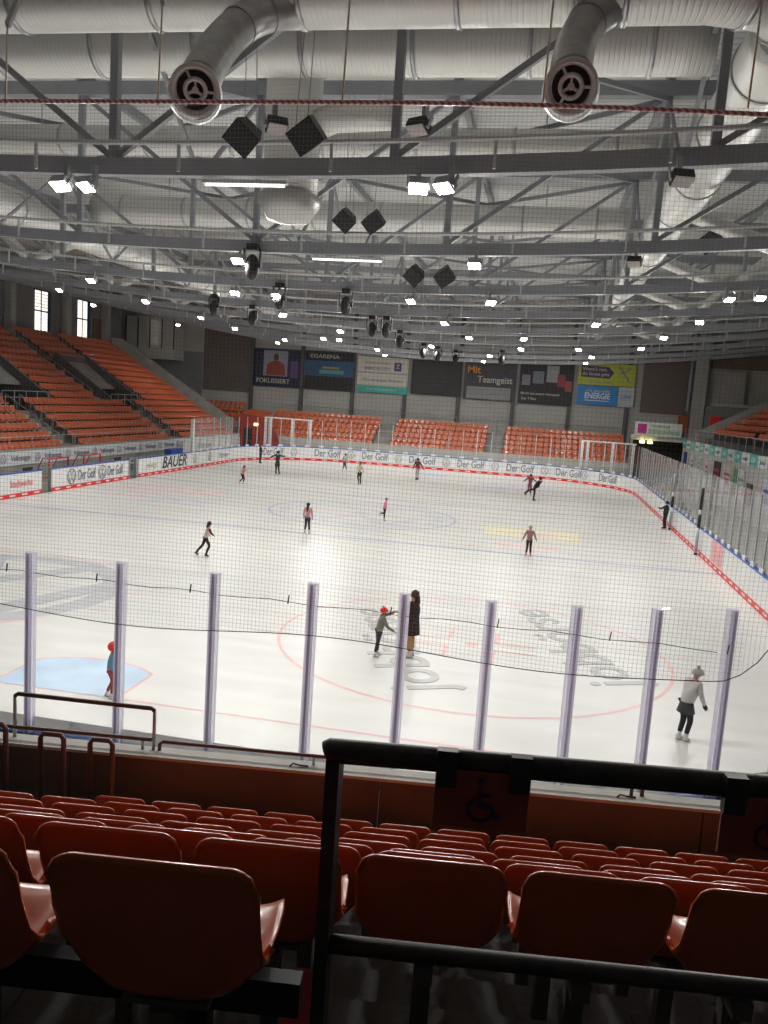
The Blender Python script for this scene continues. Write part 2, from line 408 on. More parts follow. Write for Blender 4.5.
# ------------------------------------------------------------------ rink glass
def post_mesh(wide,name,h0=1.21,h1=3.43):
    e=MB()
    if wide:
        e.use(M_post); e.box(-.06,.06,.05,.11,.9,h1); e.box(-.035,.035,.11,.15,.9,h1)
        e.use(M_postd); e.box(-.015,.015,.15,.156,.9,h1-.01)
    else:
        e.use(mat('slim_post_metal',(.72,.72,.72),.4,.2)); e.box(-.02,.02,.03,.08,1.0,h1)
        e.use(M_whitep); e.box(-.2,.2,.0,.05,1.14,1.27)
    return e.mesh(name)
PM_w=post_mesh(True,'glass_post'); PM_t=post_mesh(False,'glass_post')
def place_on(o,s,off=0):
    p,n=pos(s); o.location=(p.x+n.x*off,p.y+n.y*off,0); o.rotation_euler=(0,0,math.atan2(-n.x,n.y)); return o   # local +y = outward
def glass_run(s0,s1,n,pm,gm,where,wide=False,skip_first=False,strip=False):
    G=empty('glass_screen'); tag(G,'clear rink glass in %s posts %s'%('wide lilac-grey' if wide else 'slim grey',where),'rink glass')
    for i in range(n+1):
        if i==0 and skip_first: continue
        o=bpy.data.objects.new('glass_post',pm); link(o,G); place_on(o,s0+(s1-s0)*i/n)
    for i in range(n):
        a=s0+(s1-s0)*i/n; b=s0+(s1-s0)*(i+1)/n
        o=sweep(MB(),a+.02,b-.02,.06,.075,1.14,3.43,.6).build('glass_pane',gm,G)
        if strip:
            t=sweep(MB(),a+.02,b-.02,.052,.06,1.14,1.34,.6).build('printed_strip',M_haze,o)
            q,nn=pos((a+b)/2); mb=MB(); 
            if i%3!=1:
                vw(mb,V((q.x+nn.x*.05,q.y+nn.y*.05,1.24)),V((-nn.y,nn.x,0)),(0,0,1),.075,off=-.012,w=.16); mb.build('strip_emblem',M_ink,o)
sX=lambda X: CUM[7]+6.5+X
PL=[sX(-1.4),sX(-.18),sX(1.02),sX(2.22),sX(3.415),sX(4.60),sX(5.785)]
PR=[.345,1.30,2.256,3.195,4.165,5.11,6.06,7.01,7.96,8.9,9.85,10.8]
def near_run(ss,where,first):
    G=empty('glass_screen'); tag(G,'clear rink glass in wide lilac-grey posts '+where,'rink glass')
    for i,a in enumerate(ss):
        if i or first: o=bpy.data.objects.new('glass_post',PM_w); link(o,G); place_on(o,a)
    for i,(a,b) in enumerate(zip(ss,ss[1:])):
        o=sweep(MB(),a+.02,b-.02,.06,.075,1.14,3.43,.6).build('glass_pane',M_glass,G)
        sweep(MB(),a+.02,b-.02,.052,.06,1.14,1.34,.6).build('printed_strip',M_haze,o)
        q,nn=pos((a+b)/2); mb=MB()
        if i%3!=1:
            vw(mb,V((q.x+nn.x*.05,q.y+nn.y*.05,1.24)),V((-nn.y,nn.x,0)),(0,0,1),.075,off=-.012,w=.16); mb.build('strip_emblem',M_ink,o)
near_run(PL,'behind the near end board at left and centre',True)
near_run([PL[-1],PR[0]+CUM[8]],'closing the middle of the near end board',False)
near_run(PR,'round the near right corner',False)
s3_=PR[-1]
glass_run(s3_,sYr(51.5),40,PM_t,M_glass_s,'along the right side board',False,True)
glass_run(CUM[2],CUM[3],11,PM_t,M_glass,'round the far right corner',False,True)
glass_run(CUM[3],CUM[4],11,PM_t,M_glass,'behind the far end board',False,True)
glass_run(CUM[4],CUM[5],11,PM_t,M_glass,'round the far left corner',False,True)
glass_run(CUM[5],sYl(44.4),6,PM_t,M_glass_s,'at the far part of the left side',False,True)
# white frames standing in the far glass corners and at the glass end on the left
for x0,lab in ((-15.4,'left'),(11.4,'right')):
    e=empty('goal_net_frame',(x0,60.4,0)); tag(e,'tall white three-post frame behind the far %s corner glass'%lab,'frame')
    MB().box(-.1,4.2,-.05,.05,3.26,3.36).build('top_bar',M_whitep,e)
    for dx in (0,.45,2.4,4.0): MB().box(dx-.11,dx+.11,-.05,.05,-.01,3.26).build('post',M_whitep,e)
e=MB().box(-15.15,-14.95,44.1,44.3,1.14,3.3).build('glass_end_post',M_whitep); tag(e,'thick white end post where the left side glass starts','post')
for yy,lab in ((27.1,'nearer one'),(34.6,'farther one beside the green skater')):
    e=empty('banded_pole',(14.88,yy,0)); tag(e,'banded pole at the right side board, '+lab,'pole')
    for z0,z1,mm in ((0,.08,M_black),(.08,.9,M_greyl),(.9,1.15,M_whitep),(1.15,1.7,M_black),(1.7,1.9,M_whitep),(1.9,2.8,M_black if yy<30 else M_greyl)):
        MB().tube([(0,0,z0),(0,0,z1)],.065,10).build('pole_section',mm,e)

# ------------------------------------------------------------------ stadium seat
def shell(nu,nv,th=.009):
    prof=[(-.03,.83),(-.022,.78),(.0,.68),(.025,.58),(.05,.50),(.085,.452),(.15,.432),(.25,.436),(.35,.452),(.41,.452),(.435,.43)]
    def P(v):
        t=v*(len(prof)-1); i=min(int(t),len(prof)-2); f=t-i; a,b=prof[i],prof[i+1]; return a[0]+(b[0]-a[0])*f, a[1]+(b[1]-a[1])*f
    W=[0,.008,.012,.03,.07,.11,.11,.08,.05,.03,.01]
    HW=[.222,.226,.228,.229,.232,.234,.232,.23,.225,.215,.205]
    def L(A,v):
        t=v*(len(A)-1); i=min(int(t),len(A)-2); return A[i]+(A[i+1]-A[i])*(t-i)
    A=[]
    for j in range(nv+1):
        v=j/nv; y,z=P(v); y2,z2=P(min(1,v+.03)); y1,z1=P(max(0,v-.03)); t=V((0,y2-y1,z2-z1)).normalized(); n=V((0,-t.z,t.y))
        row=[]
        for i in range(nu+1):
            u=-1+2*i/nu; u=math.copysign(abs(u)**.7,u)
            w=L(W,v)*abs(u)**4
            zz=z; yy=y
            c=max(0,(abs(u)-.74)/.26)
            drop=.055*(1-math.sqrt(max(0,1-c*c)))*max(0,1-v*6) 
            p=V((u*L(HW,v),yy,zz-drop))+n*w
            if .25<v<.75: p.z -= .018*(1-u*u)*math.sin((v-.25)/.5*PI)
            row.append(p)
        A.append(row)
    vs=[];fs=[];nu1=nu+1
    for sgn in (0,1):
        for j in range(nv+1):
            for i in range(nu1):
                p=A[j][i]; 
                a=A[min(j+1,nv)][i]-A[max(j-1,0)][i]; b=A[j][min(i+1,nu)]-A[j][max(i-1,0)]; n=b.cross(a).normalized()
                vs.append(p+n*(th if sgn else 0))
    o=(nv+1)*nu1
    for j in range(nv):
        for i in range(nu):
            q=(j*nu1+i,j*nu1+i+1,(j+1)*nu1+i+1,(j+1)*nu1+i); fs.append(q); fs.append(tuple(o+k for k in reversed(q)))
    rim=[i for i in range(nu1)]+[j*nu1+nu for j in range(1,nv+1)]+[nv*nu1+i for i in range(nu-1,-1,-1)]+[j*nu1 for j in range(nv-1,0,-1)]
    for a,b in zip(rim,rim[1:]+rim[:1]): fs.append((b,a,o+a,o+b))
    return vs,fs
def seat_proto():
    e=bpy.data.objects.new('stadium_seat',None)
    vs,fs=shell(22,30); m=MB(); m.use(M_seat); m.add(vs,fs,True); sh=m.build('seat_shell',None,e)
    b=MB(); b.use(M_conc_d)
    b.box(-.03,.03,.08,.3,.34,.40); b.box(-.03,.03,.16,.22,0,.36); b.box(-.09,.09,.1,.3,.0,.012); b.box(-.1,.1,.1,.34,.40,.415)
    b.build('seat_bracket',None,e)
    return e
SEAT=seat_proto()
def seat_low(nu,nv):
    vs,fs=shell(nu,nv,.02); m=MB(); m.use(M_seat); m.add(vs,fs,True); m.use(M_conc_d); m.box(-.04,.04,.12,.22,0,.42); return m
SEAT_MID=seat_low(8,10).mesh('stadium_seat'); LOW=seat_low(4,6)

c12,s12=math.cos(.12),math.sin(.12)
E1=V((c12,s12,0)); E2=V((-s12,c12,0)); BASE=V((8,-2.34,0))
def F(s,t,z): return BASE+E1*s+E2*t+V((0,0,z))
CAM=V((8.20078615,-9.14394401,5.56641382))
MR=[[0.9798265511908973,0.18819310697894698,0.06725536459616001],[0.09076763462086913,-0.11924272438552867,-0.9887074436790942],[-0.1780482128151928,0.9748664150368128,-0.13391903056171048]]
FPX=835.909852
def proj(p):
    d=V(p)-CAM; q=[sum(MR[i][k]*d[k] for k in range(3)) for i in range(3)]
    if q[2]<=.1: return None
    return 384+FPX*q[0]/q[2],512+FPX*q[1]/q[2],q[2]

seats=[]   # (pos, rz, label, group, fore)
RT=[0,-.785,-1.555,-2.32,-3.035,-3.72,-4.405,-5.166]
PH=[.34,.225,.17,.17,.0,-.02,-.04,-.144]
for k in range(8):
    zf=1.96+.375*k-.83; t0=RT[k]
    lo={0:-3.16,1:-3.85}.get(k,-4.6 if k<6 else -4.7); hi=3.3 if k<7 else -1.1
    ii=[]
    n0=math.ceil((lo-PH[k]-.02)/.5); s=PH[k]+.5*n0
    if k==7: s=-1.144-.525*5; step=.525
    else: step=.5
    c=0
    while s<=hi+1e-6:
        c+=1; seats.append((F(s,t0,zf),.12,'orange seat in the foreground, %s row from the parapet, %s from the left'%(ordn(k+1),ordn(c)),'foreground block seats',True)); s+=step

# foreground terrace
for k in range(8):
    zf=1.96+.375*k-.83; t1=RT[k]+.42; t0=RT[k+1]+.42 if k<7 else t1-3.2
    if k==0: t1=.75
    M=Matrix.Translation(BASE)@Matrix.Rotation(.12,4,'Z')
    tag(MB().box(-7,4.6,t0,t1,max(zf-.75,0) if k else zf-.6,zf,M).build('floor',M_conc_d),kind='structure')
M12=Matrix.Translation(BASE)@Matrix.Rotation(.12,4,'Z')
e=empty('parapet',F(0,.88,0),.12); tag(e,'brown concrete parapet wall with a pale top in front of the foreground seats','parapet')
def fb(mb,s0,s1,t0,t1,z0,z1): return mb.box(s0,s1,t0-.88,t1-.88,z0,z1)
w=MB()
x=-7
while x<4.6:
    x2=min(x+3.03,4.6); fb(w,x+.006,x2-.006,.76,.95,.8,1.97); x=x2
w.build('wall_panel',M_brown,e)
fb(MB(),-7,4.6,.74,.97,1.97,2.0).build('coping',M_conc_l,e)

# parapet rails
def rail(label,pts,r,m,posts=(),name='guard_rail'):
    base=pts[0]; e=empty(name,F(*base)); 
    tag(e,label,'rail')
    L=[F(*p)-F(*base) for p in pts]; MB().tube(L,r,10).build('top_rail',m,e)
    for a,b in posts:
        MB().tube([F(*a)-F(*base),F(*b)-F(*base)],r*.8,8).build('rail_post',M_steel if m is M_rail else m,e)
    return e
rail('tall brown handrail loop standing on the parapet at the left',[(-4.6,.9,2.42),(-4.57,.9,2.445),(-3.22,.9,2.42),(-3.19,.9,2.395)],.022,M_rail,[((-4.6,.9,2.0),(-4.6,.9,2.42)),((-3.19,.9,2.0),(-3.19,.9,2.4))])
rail('low brown rail along the parapet below the tall handrail loop',[(-6.8,.9,2.10),(-3.21,.9,2.10)],.02,M_rail,[((-5.6,.9,2.0),(-5.6,.9,2.1)),((-3.3,.9,2.0),(-3.3,.9,2.1))])
rail('low brown rail along the parapet in the middle of the block',[(-3.13,.9,2.0),(-3.13,.9,2.06),(-3.1,.9,2.09),(.3,.9,2.09),(1.42,.9,2.09),(1.45,.9,2.06),(1.45,.9,2.0)],.018,M_rail,[((-1.6,.9,2.0),(-1.6,.9,2.09))])
rail('low brown rail along the parapet toward the right corner',[(1.55,.9,2.0),(1.55,.9,2.07),(1.58,.9,2.1),(4.4,.9,2.1)],.02,M_rail,[((4.3,.9,2.0),(4.3,.9,2.1))])
for s,wd in ((-1.62,'left'),(1.5,'right')):
    e=MB().tube([F(s-.2,.82,2.0),F(s-.17,.82,2.03),F(s-.1,.84,2.01),F(s-.02,.84,2.01)],.008,6).build('cable_loop',M_black); tag(e,'short dark cable loop lying on the parapet top by the %s rail post'%wd,'cable')
for i,(s0,s1,zt) in enumerate(((-4.72,-4.40,2.36),(-4.07,-3.85,2.31),(-3.60,-3.39,2.30))):
    pts=[(s0,.35,1.13),(s0,.35,zt-.04),(s0+.03,.35,zt),(s1-.03,.35,zt),(s1,.35,zt-.04),(s1,.35,1.13)]
    e=empty('barrier_hoop',F(s0,.35,1.13)); tag(e,'brown upright hoop barrier before the parapet, %s of the three from the left'%ORD[i+1],'barrier')
    MB().tube([F(*p)-F(s0,.35,1.13) for p in pts],.024,10).build('hoop',M_rail,e)
    for s in (s0,s1):
        MB().box(-.06,.06,-.06,.06,0,.012,Matrix.Translation(F(s,.35,1.13)-F(s0,.35,1.13))).build('foot_plate',M_steel,e)

# near handrail with wheelchair signs
e=empty('platform_guard_rail',F(-.79,-5.05,3.77)); tag(e,'thick dark guard rail of the wheelchair platform in the right foreground','rail')
o_=F(-.79,-5.05,3.77)
def g(*p): return F(*p)-o_
MB().tube([g(-.812,-5.05,4.797),g(-.805,-5.05,4.80),g(2.6,-5.05,4.83)],[.022,.0265,.0265],16).build('top_rail',M_dark,e)
MB().bar(g(-.79,-5.05,3.77),g(-.79,-5.05,4.79),.03,.05,up=(0,0,1)).build('rail_post',M_dark,e)
MB().bar(g(2.4,-5.05,3.77),g(2.4,-5.05,4.8),.03,.05).build('rail_post',M_dark,e)
MB().tube([g(-.79,-5.05,4.345),g(2.6,-5.05,4.35)],.021,12).build('lower_rail',M_dark,e)
M_sign=mat('sign_red_brown',(.36,.07,.045),.6,var=.06,scale=6); M_signb=mat('sign_blue',(.02,.03,.12),.5)
def wheelchair_sign(s,lab):
    b=F(s,-5.08,4.67); e=empty('accessible_seat_sign',b,.12); tag(e,'red-brown wheelchair symbol board hanging on the guard rail, '+lab,'sign')
    MB().box(-.1,.1,-.004,.004,0,.125).build('sign_board',M_sign,e)
    for dx in (-.078,.078): MB().box(dx-.022,dx+.022,-.012,.012,.09,.17).build('clamp',M_dark,e)
    k=MB()
    def seg(p,q,w=.006): k.bar((p[0],-.006,p[1]),(q[0],-.006,q[1]),.004,w,up=(0,0,1))
    cx,cz=.0,.045
    for i in range(14):
        a0=PI*.62+i*(PI*1.28)/14; a1=a0+PI*1.28/14; seg((cx+.026*math.cos(a0),cz+.026*math.sin(a0)),(cx+.026*math.cos(a1),cz+.026*math.sin(a1)),.0065)
    seg((-.004,.095),(-.002,.052),.011); seg((-.004,.055),(.024,.052),.009); seg((.022,.055),(.034,.028),.009); seg((.033,.03),(.044,.033),.007); seg((-.002,.078),(.02,.076),.007)
    for i in range(8):
        a0=2*PI*i/8; a1=2*PI*(i+1)/8; seg((-.004+.004*math.cos(a0),.108+.004*math.sin(a0)),(-.004+.004*math.cos(a1),.108+.004*math.sin(a1)),.006)
    k.build('wheelchair_symbol',M_signb,e)
wheelchair_sign(-.47,'left one'); wheelchair_sign(.13,'right one at the picture edge')
o=MB().box(-.95,-.83,-5.2,-4.36,3.755,3.762,M12).build('floor_marking',mat('marking_red',(.30,.015,.02),.7,var=.2)); tag(o,'dark red painted stripe on the step beside the guard rail post','floor marking')
e=empty('seat_mounting_beam',F(-2.4,-5.1,3.755),.12); tag(e,'dark steel beam carrying the nearest seat row at left','beam')
MB().box(-3,1.55,.14,.19,.32,.41).build('beam',M_black,e)
for x in (-2,-.6,.75,1.3): MB().box(x-.03,x+.03,.13,.2,0,.32).build('beam_leg',M_black,e)

# ------------------------------------------------------------------ left stand
def row_l(i): return -19.95-.76*i, 1.05+.455*i     # seat reference x, floor z
stand=[]
VOM=[(36.4,41.6),(49.4,54.0)]
for i in range(17):
    X,z=row_l(i); x1=X+.46; x0=x1-.76
    iv=[(-2,65.2)]
    if 6<=i<=11: iv=[(-2,36.4),(41.6,49.4),(54.0,65.2)]
    for a,b in iv: tag(MB().box(x0,x1,a,b,z-1.2,z).build('floor',M_conc),kind='structure')
    def ok(y):
        if i<6: return y<36.3 or 38<y<51 or 52.6<y<64.4
        if i<=11: return y<35.6 or (42+.25*0<y<47.6 and y>42.2) or 55.2<y<64.4-.0
        return y<47.6 or 49.0<y<54.2 or 55.4<y<64.4
    y=22.; c=0
    while y<64.5:
        if ok(y):
            c+=1; seats.append((V((X,y,z)),-PI/2,'orange seat in left stand, %s row up, %s along from near end'%(ordn(i+1),ordn(c)),'seats of the left stand',False))
        y+=.5
# stairs
def stairs(y0,y1,i0,i1,lab):
    m=MB()
    for i in range(i0,i1+1):
        X,z=row_l(i); m.box(X+.46,X+.46+.28,y0,y1,z-.5,z-.22); 
    o=m.build('stair_flight',M_conc_l); tag(o,'pale concrete stair flight climbing the left stand, '+lab,'stairs')
stairs(36.6,37.8,0,5,'lower left one'); stairs(51.2,52.4,0,5,'lower right one'); stairs(47.8,48.9,6,16,'upper one beside the sloping passage wall'); stairs(54.3,55.3,6,16,'upper one right of the passage')
def vomitory(y0,y1,lab):
    e=empty('stand_passage',(-24,y0,0)); tag(e,'dark entrance passage opening into the left stand, '+lab,'passage')
    X5,z5=row_l(6); X11,z11=row_l(12)
    xa,xb=X5+.46+24,X11+.4+24
    for y in (0,y1-y0-.2):
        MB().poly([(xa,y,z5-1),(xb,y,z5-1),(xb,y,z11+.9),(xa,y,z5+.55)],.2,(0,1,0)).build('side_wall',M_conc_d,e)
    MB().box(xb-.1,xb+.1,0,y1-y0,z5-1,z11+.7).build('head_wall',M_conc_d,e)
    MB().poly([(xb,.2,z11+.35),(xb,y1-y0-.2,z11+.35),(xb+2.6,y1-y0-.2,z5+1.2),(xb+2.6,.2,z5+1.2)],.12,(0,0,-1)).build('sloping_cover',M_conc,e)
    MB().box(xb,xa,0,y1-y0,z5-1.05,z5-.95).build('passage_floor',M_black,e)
    r=MB()
    for k in range(5):
        yy=.2+(y1-y0-.4)*k/4; r.tube([(xa,yy,z5-.4),(xa,yy,z5+.75)],.025,6)
    for zz in (.75,.35): r.tube([(xa,.2,z5+zz),(xa,y1-y0-.2,z5+zz)],.025,6)
    r.build('railing',M_greyl,e)
vomitory(*VOM[0],'at the picture edge'); vomitory(*VOM[1],'below the tall windows')
for k,(y,i0,i1) in enumerate(((36.5,0,5),(37.9,0,5),(51.1,0,5),(52.5,0,5),(47.7,6,15))):
    m=MB(); 
    for i in range(i0,i1+1):
        X,z=row_l(i); m.tube([(X,y,z-.0),(X,y,z+1.0)],.022,5)
        if i<i1: X2,z2=row_l(i+1); m.tube([(X,y,z+1.0),(X2,y,z2+1.0)],.022,5)
    tag(m.build('stair_railing',M_greyl),'thin grey hand railing on the left stand stairs, %s from the near lower stairs'%ORD[k+1],'railing')
# front wall of left stand
e=empty('stand_front_wall',(-19,-2,0)); tag(e,'grey front wall of the left stand carrying a long white advertising strip','wall')
MB().box(-.2,0,0,68,-.01,1.6).build('wall_body',M_conc,e)
MB().box(0,.04,0,66.5,.78,1.5).build('advertising_strip',mat('strip_white',(.74,.76,.80),.5),e)
fr=MB(); fr.tube([(-.1,0,2.25),(-.1,66,2.25)],.02,5)
for k in range(34): fr.tube([(-.1,2*k+.2,1.6),(-.1,2*k+.2,2.25)],.018,5)
fr.build('front_railing',M_greyl,e)
for k in range(13):
    y=24+k*3.0
    text_obj('strip_lettering','Volkswagen',.42,M_ink,V((.045,y,1.14)),(0,1,0),(0,0,1),e,width=1.7)
    mb=MB(); vw(mb,(.05,y+1.5,1.14),(0,1,0),(0,0,1),.24); mb.build('strip_emblem',M_ink,e)
# stand end wall (stepped/sloping)
e=empty('stand_end_wall',(-19.2,65.2,0)); tag(e,'sloping grey concrete end wall of the left stand toward the far corner','wall')
MB().poly([(0,0,-.01),(-13.6,0,-.01),(-13.6,0,9.6),(-12.4,0,9.5),(0,0,2.0)],.3,(0,1,0)).build('sloping_wall',M_conc,e)
# back wall with windows
M_wallg=mat('wall_grey',(.23,.235,.245),.8,var=.1,scale=.6); M_wallb=mat('wall_brown',(.15,.125,.115),.8,var=.12,scale=.8); M_walll=mat('wall_light',(.46,.455,.43),.8,var=.06,scale=.5)
tag(MB().box(-34.4,-34.1,-16,72,-.05,14).build('wall_left',M_wallg),kind='structure')
tag(MB().box(-34.1,-32.3,-2,65.2,7.6,8.3).build('floor',M_conc),kind='structure')
M_day=mat('daylight_glass',(.9,.85,.75),.4,emit=(1,.93,.80),es=1.3)
for k,(y0,y1) in enumerate(((46.0,47.9),(54.9,56.9),(61.4,63.2))):
    e=empty('window_%d'%(k+1),(-34.1,y0,9.3)); tag(e,kind='structure')
    MB().box(.0,.03,0,y1-y0,0,3.3).build('window_pane',M_day,e)
    f=MB()
    f.box(.03,.08,-.06,.06,-.05,3.35); f.box(.03,.08,y1-y0-.06,y1-y0+.06,-.05,3.35); f.box(.03,.08,0,y1-y0,1.55,1.67); f.box(.03,.08,(y1-y0)/2-.04,(y1-y0)/2+.04,0,3.3); f.box(.03,.08,0,y1-y0,3.25,3.35)
    f.build('window_frame',M_black,e)
    for j in range(5): MB().box(.05,.07,0,y1-y0,1.9+.27*j,1.95+.27*j).build('blind_slat',M_greyl,e) if k==1 else None
    MB().box(.0,.12,y1-y0+.08,y1-y0+.4,0,3.3).build('window_shutter',mat('shutter_blue',(.06,.12,.22),.5),e)
for k,y in enumerate((51.3,59.2,66.0)):
    tag(MB().box(-34.05,-33.45,y-.35,y+.35,8.3,14).build('wall_column',M_walll),'pale square column before the left back wall, %s from the near side'%ORD[k+1],'column')
tag(MB().box(-34.05,-34,64.2,65.6,8.3,11.2).build('door_1',mat('door_brown',(.22,.09,.05),.6)),kind='structure')
# glazed box at far-left corner
e=empty('glazed_cabin',(-33.6,69.6,8.9)); tag(e,'glazed cabin with pale panels high in the far left corner','cabin')
MB().poly([(0,0,0),(.9,0,-.9),(5.2,0,-.9),(5.2,0,3.2),(0,0,3.2)],2.3,(0,1,0)).build('cabin_body',mat('cabin_cream',(.52,.51,.47),.6),e)
for k in range(4): MB().box(.12+1.28*k,1.3+1.28*k,-.03,0,.35,2.95).build('cabin_window',mat('cabin_glass',(.50,.50,.47),.12,coat=.5),e)
for k in range(5): MB().box(.0+1.28*k,.1+1.28*k,-.06,0,.1,3.1).build('window_mullion',M_black,e)

# ------------------------------------------------------------------ bench area left
e=empty('player_bench',(-17.3,38,0)); tag(e,'long grey player bench behind the left side board','bench')
MB().box(-.2,.2,0,9,.42,.47).build('seat_plank',M_greyl,e); MB().box(-.25,-.2,0,9,.6,.75).build('back_plank',M_greyl,e)
for k in range(6): MB().box(-.2,.2,.2+1.7*k,.26+1.7*k,0,.42).build('bench_leg',M_greyl,e)
tag(MB().box(-16.2,-15.7,42.4,44.2,1.0,1.32).build('equipment_box',M_blue),'blue equipment box behind the left board beyond the large name','box') 
S_tmp=bpy.data.objects[-1] if False else None
tag(MB().box(-16.2,-15.7,42.5,44.1,-.01,1.0).build('box_table',M_conc_d),'dark table carrying the blue equipment box','table')
def goal(y,ang,lab):
    e=empty('hockey_goal',(-17.3,y,0),ang); tag(e,'red-framed hockey goal stored behind the left board, '+lab,'goal')
    MB().tube([(-.91,0,0),(-.91,0,1.22),(.91,0,1.22),(.91,0,0)],.045,8).build('goal_frame',M_red,e)
    MB().tube([(-.91,0,1.22),(-.7,-.5,1.2),(-.7,-1.1,0),(.7,-1.1,0),(.7,-.5,1.2),(.91,0,1.22)],.03,8).build('rear_frame',M_red,e)
    n=MB(); 
    for k in range(19):
        x=-.7+1.4*k/18; n.tube([(x*1.2,0,1.2),(x,-.55,1.18),(x,-1.1,.02)],.006,4)
    for k in range(12):
        z=1.15-1.1*k/11; yy=-.55-.55*k/11; n.tube([(-.72,yy,z),(.72,yy,z)],.006,4)
    n.build('goal_net',M_whitep,e)
goal(31.9,-PI/2,'nearer one'); goal(35.3,-PI/2,'farther one')

# ------------------------------------------------------------------ far end
tag(MB().box(-34.4,42,72,72.3,-.05,14).build('wall_back',M_walll),kind='structure')
M_col=mat('column_dark',(.10,.10,.105),.6)
for k in range(9):
    x=-21.0+5.22*k
    tag(MB().box(x-.17,x+.17,71.65,71.99,-.01,14).build('wall_column',M_col),'dark steel column on the far end wall, %s from the left'%ORD[k+1],'column')
tag(MB().box(-26.2,-21.2,71.9,71.98,5.3,12.6).build('wall_cladding',M_wallb),'dark brown cladding panel on the far wall left of the first banner','cladding')
tag(MB().box(16.75,20.6,71.9,71.98,5.9,12.6).build('wall_cladding',mat('clad_r',(.17,.135,.12),.8,var=.1)),'brown cladding panel on the far wall right of the blue advert','cladding')
tag(MB().box(-32.3,-26.3,71.9,71.98,-.01,9.).build('wall_cladding',M_wallg),'grey wall panel in the far left corner below the glazed cabin','cladding')
tag(MB().box(22.6,34.5,71.88,71.97,10.3,12.8).build('wall_cladding',mat('clad_r',(.17,.135,.12),.8,var=.1)),'brown strip of cladding high on the far wall at right','cladding')
# far terrace & parapet
FR=6
for i in range(FR):
    y0=64.6+.8*i; z=1.0+.40*i
    tag(MB().box(-19.2,15.6,y0,y0+.8 if i<5 else 71.9,z-.9 if i else -.01,z).build('floor',M_conc),kind='structure')
    for bi,(xa,xb,bn) in enumerate(((-17.4,-6.9,'left'),(-5.3,3.4,'middle'),(4.8,15.2,'right'))):
        x=xa+.25; c=0
        while x<xb-.1:
            c+=1; seats.append((V((x,y0+.55,z)),PI,'orange seat in far %s block, %s row up, %s from left'%(bn,ordn(i+1),ordn(c)),'seats of the far end stand',False)); x+=.5
for i in range(4):
    y0=66.4+.8*i; z=2.0+.5*i
    tag(MB().box(-27.5,-19.3,y0,y0+.8 if i<3 else 71.8,-.01,z).build('floor',M_conc),kind='structure')
    for c in range(13):
        seats.append((V((-26.6+.5*c,y0+.5,z)),PI-.25,'orange seat in far left corner block, %s row up, %s from left'%(ordn(i+1),ordn(c+1)),'seats of the far left corner',False))
e=empty('far_stand_wall',(-19.2,64.3,0)); tag(e,'pale concrete wall in front of the far end seat blocks','wall')
MB().box(1.6,34.8,0,.2,-.01,1.55).build('wall_body',mat('far_wall_conc',(.50,.49,.46),.8,var=.08,scale=.8),e)
fr=MB(); fr.tube([(1.6,.1,2.15),(34.8,.1,2.15)],.02,5)
for k in range(18): fr.tube([(1.7+1.94*k,.1,1.55),(1.7+1.94*k,.1,2.15)],.018,5)
fr.build('front_railing',M_greyl,e)
fr=MB(); fr.tube([(1.6,7,4.3),(34.8,7,4.3)],.025,5)
for k in range(18): fr.tube([(1.7+1.94*k,7,3.2),(1.7+1.94*k,7,4.3)],.02,5)
fr.build('rear_railing',M_greyl,e)
for k,(x0,x1) in enumerate(((-6.8,-5.4),(3.5,4.7))):
    m=MB()
    for i in range(12): m.box(x0,x1,64.55+.4*i,64.95+.4*i,.9,1.05+.2*i)
    tag(m.build('stair_flight',M_conc),'grey stairs between the far end seat blocks, %s one'%('left','right')[k],'stairs')
# red corner passage
e=empty('red_passage_box',(-18.95,63.6,0)); tag(e,'dark red walled passage in the far left corner of the rink','passage')
M_rw=mat('red_wall',(.33,.035,.03),.6,var=.1)
MB().poly([(0,0,-.01),(3.9,0,-.01),(3.6,0,1.6),(2.2,0,3.2),(0,0,3.4)],.25,(0,1,0)).build('front_wall',M_rw,e)
MB().poly([(0,.25,3.2),(2.2,.25,3.05),(2.2,2.6,3.5),(0,2.6,3.7)],.1,(0,0,1)).build('roof_slab',mat('orange_red',(.55,.1,.04),.5),e)
MB().box(1.35,1.75,-.06,0,2.35,2.6).build('exit_lamp',mat('exit_lamp',(1,.9,.4),.5,emit=(1,.85,.3),es=4),e)
MB().box(.4,1.2,-.02,0,0,2.1).build('doorway',M_black,e)
# left-corner white glass fence lettering
e=empty('corner_barrier',(-18.4,50,0)); tag(e,'white low barrier with pale lettering before the left stand at the far corner','barrier')
MB().box(0,.1,0,12,-.01,1.35).build('barrier_panel',M_white,e)
text_obj('barrier_lettering','Volkswagen',.5,M_greyl,V((.1,4,.95)),(0,1,0),(0,0,1),e,width=3)

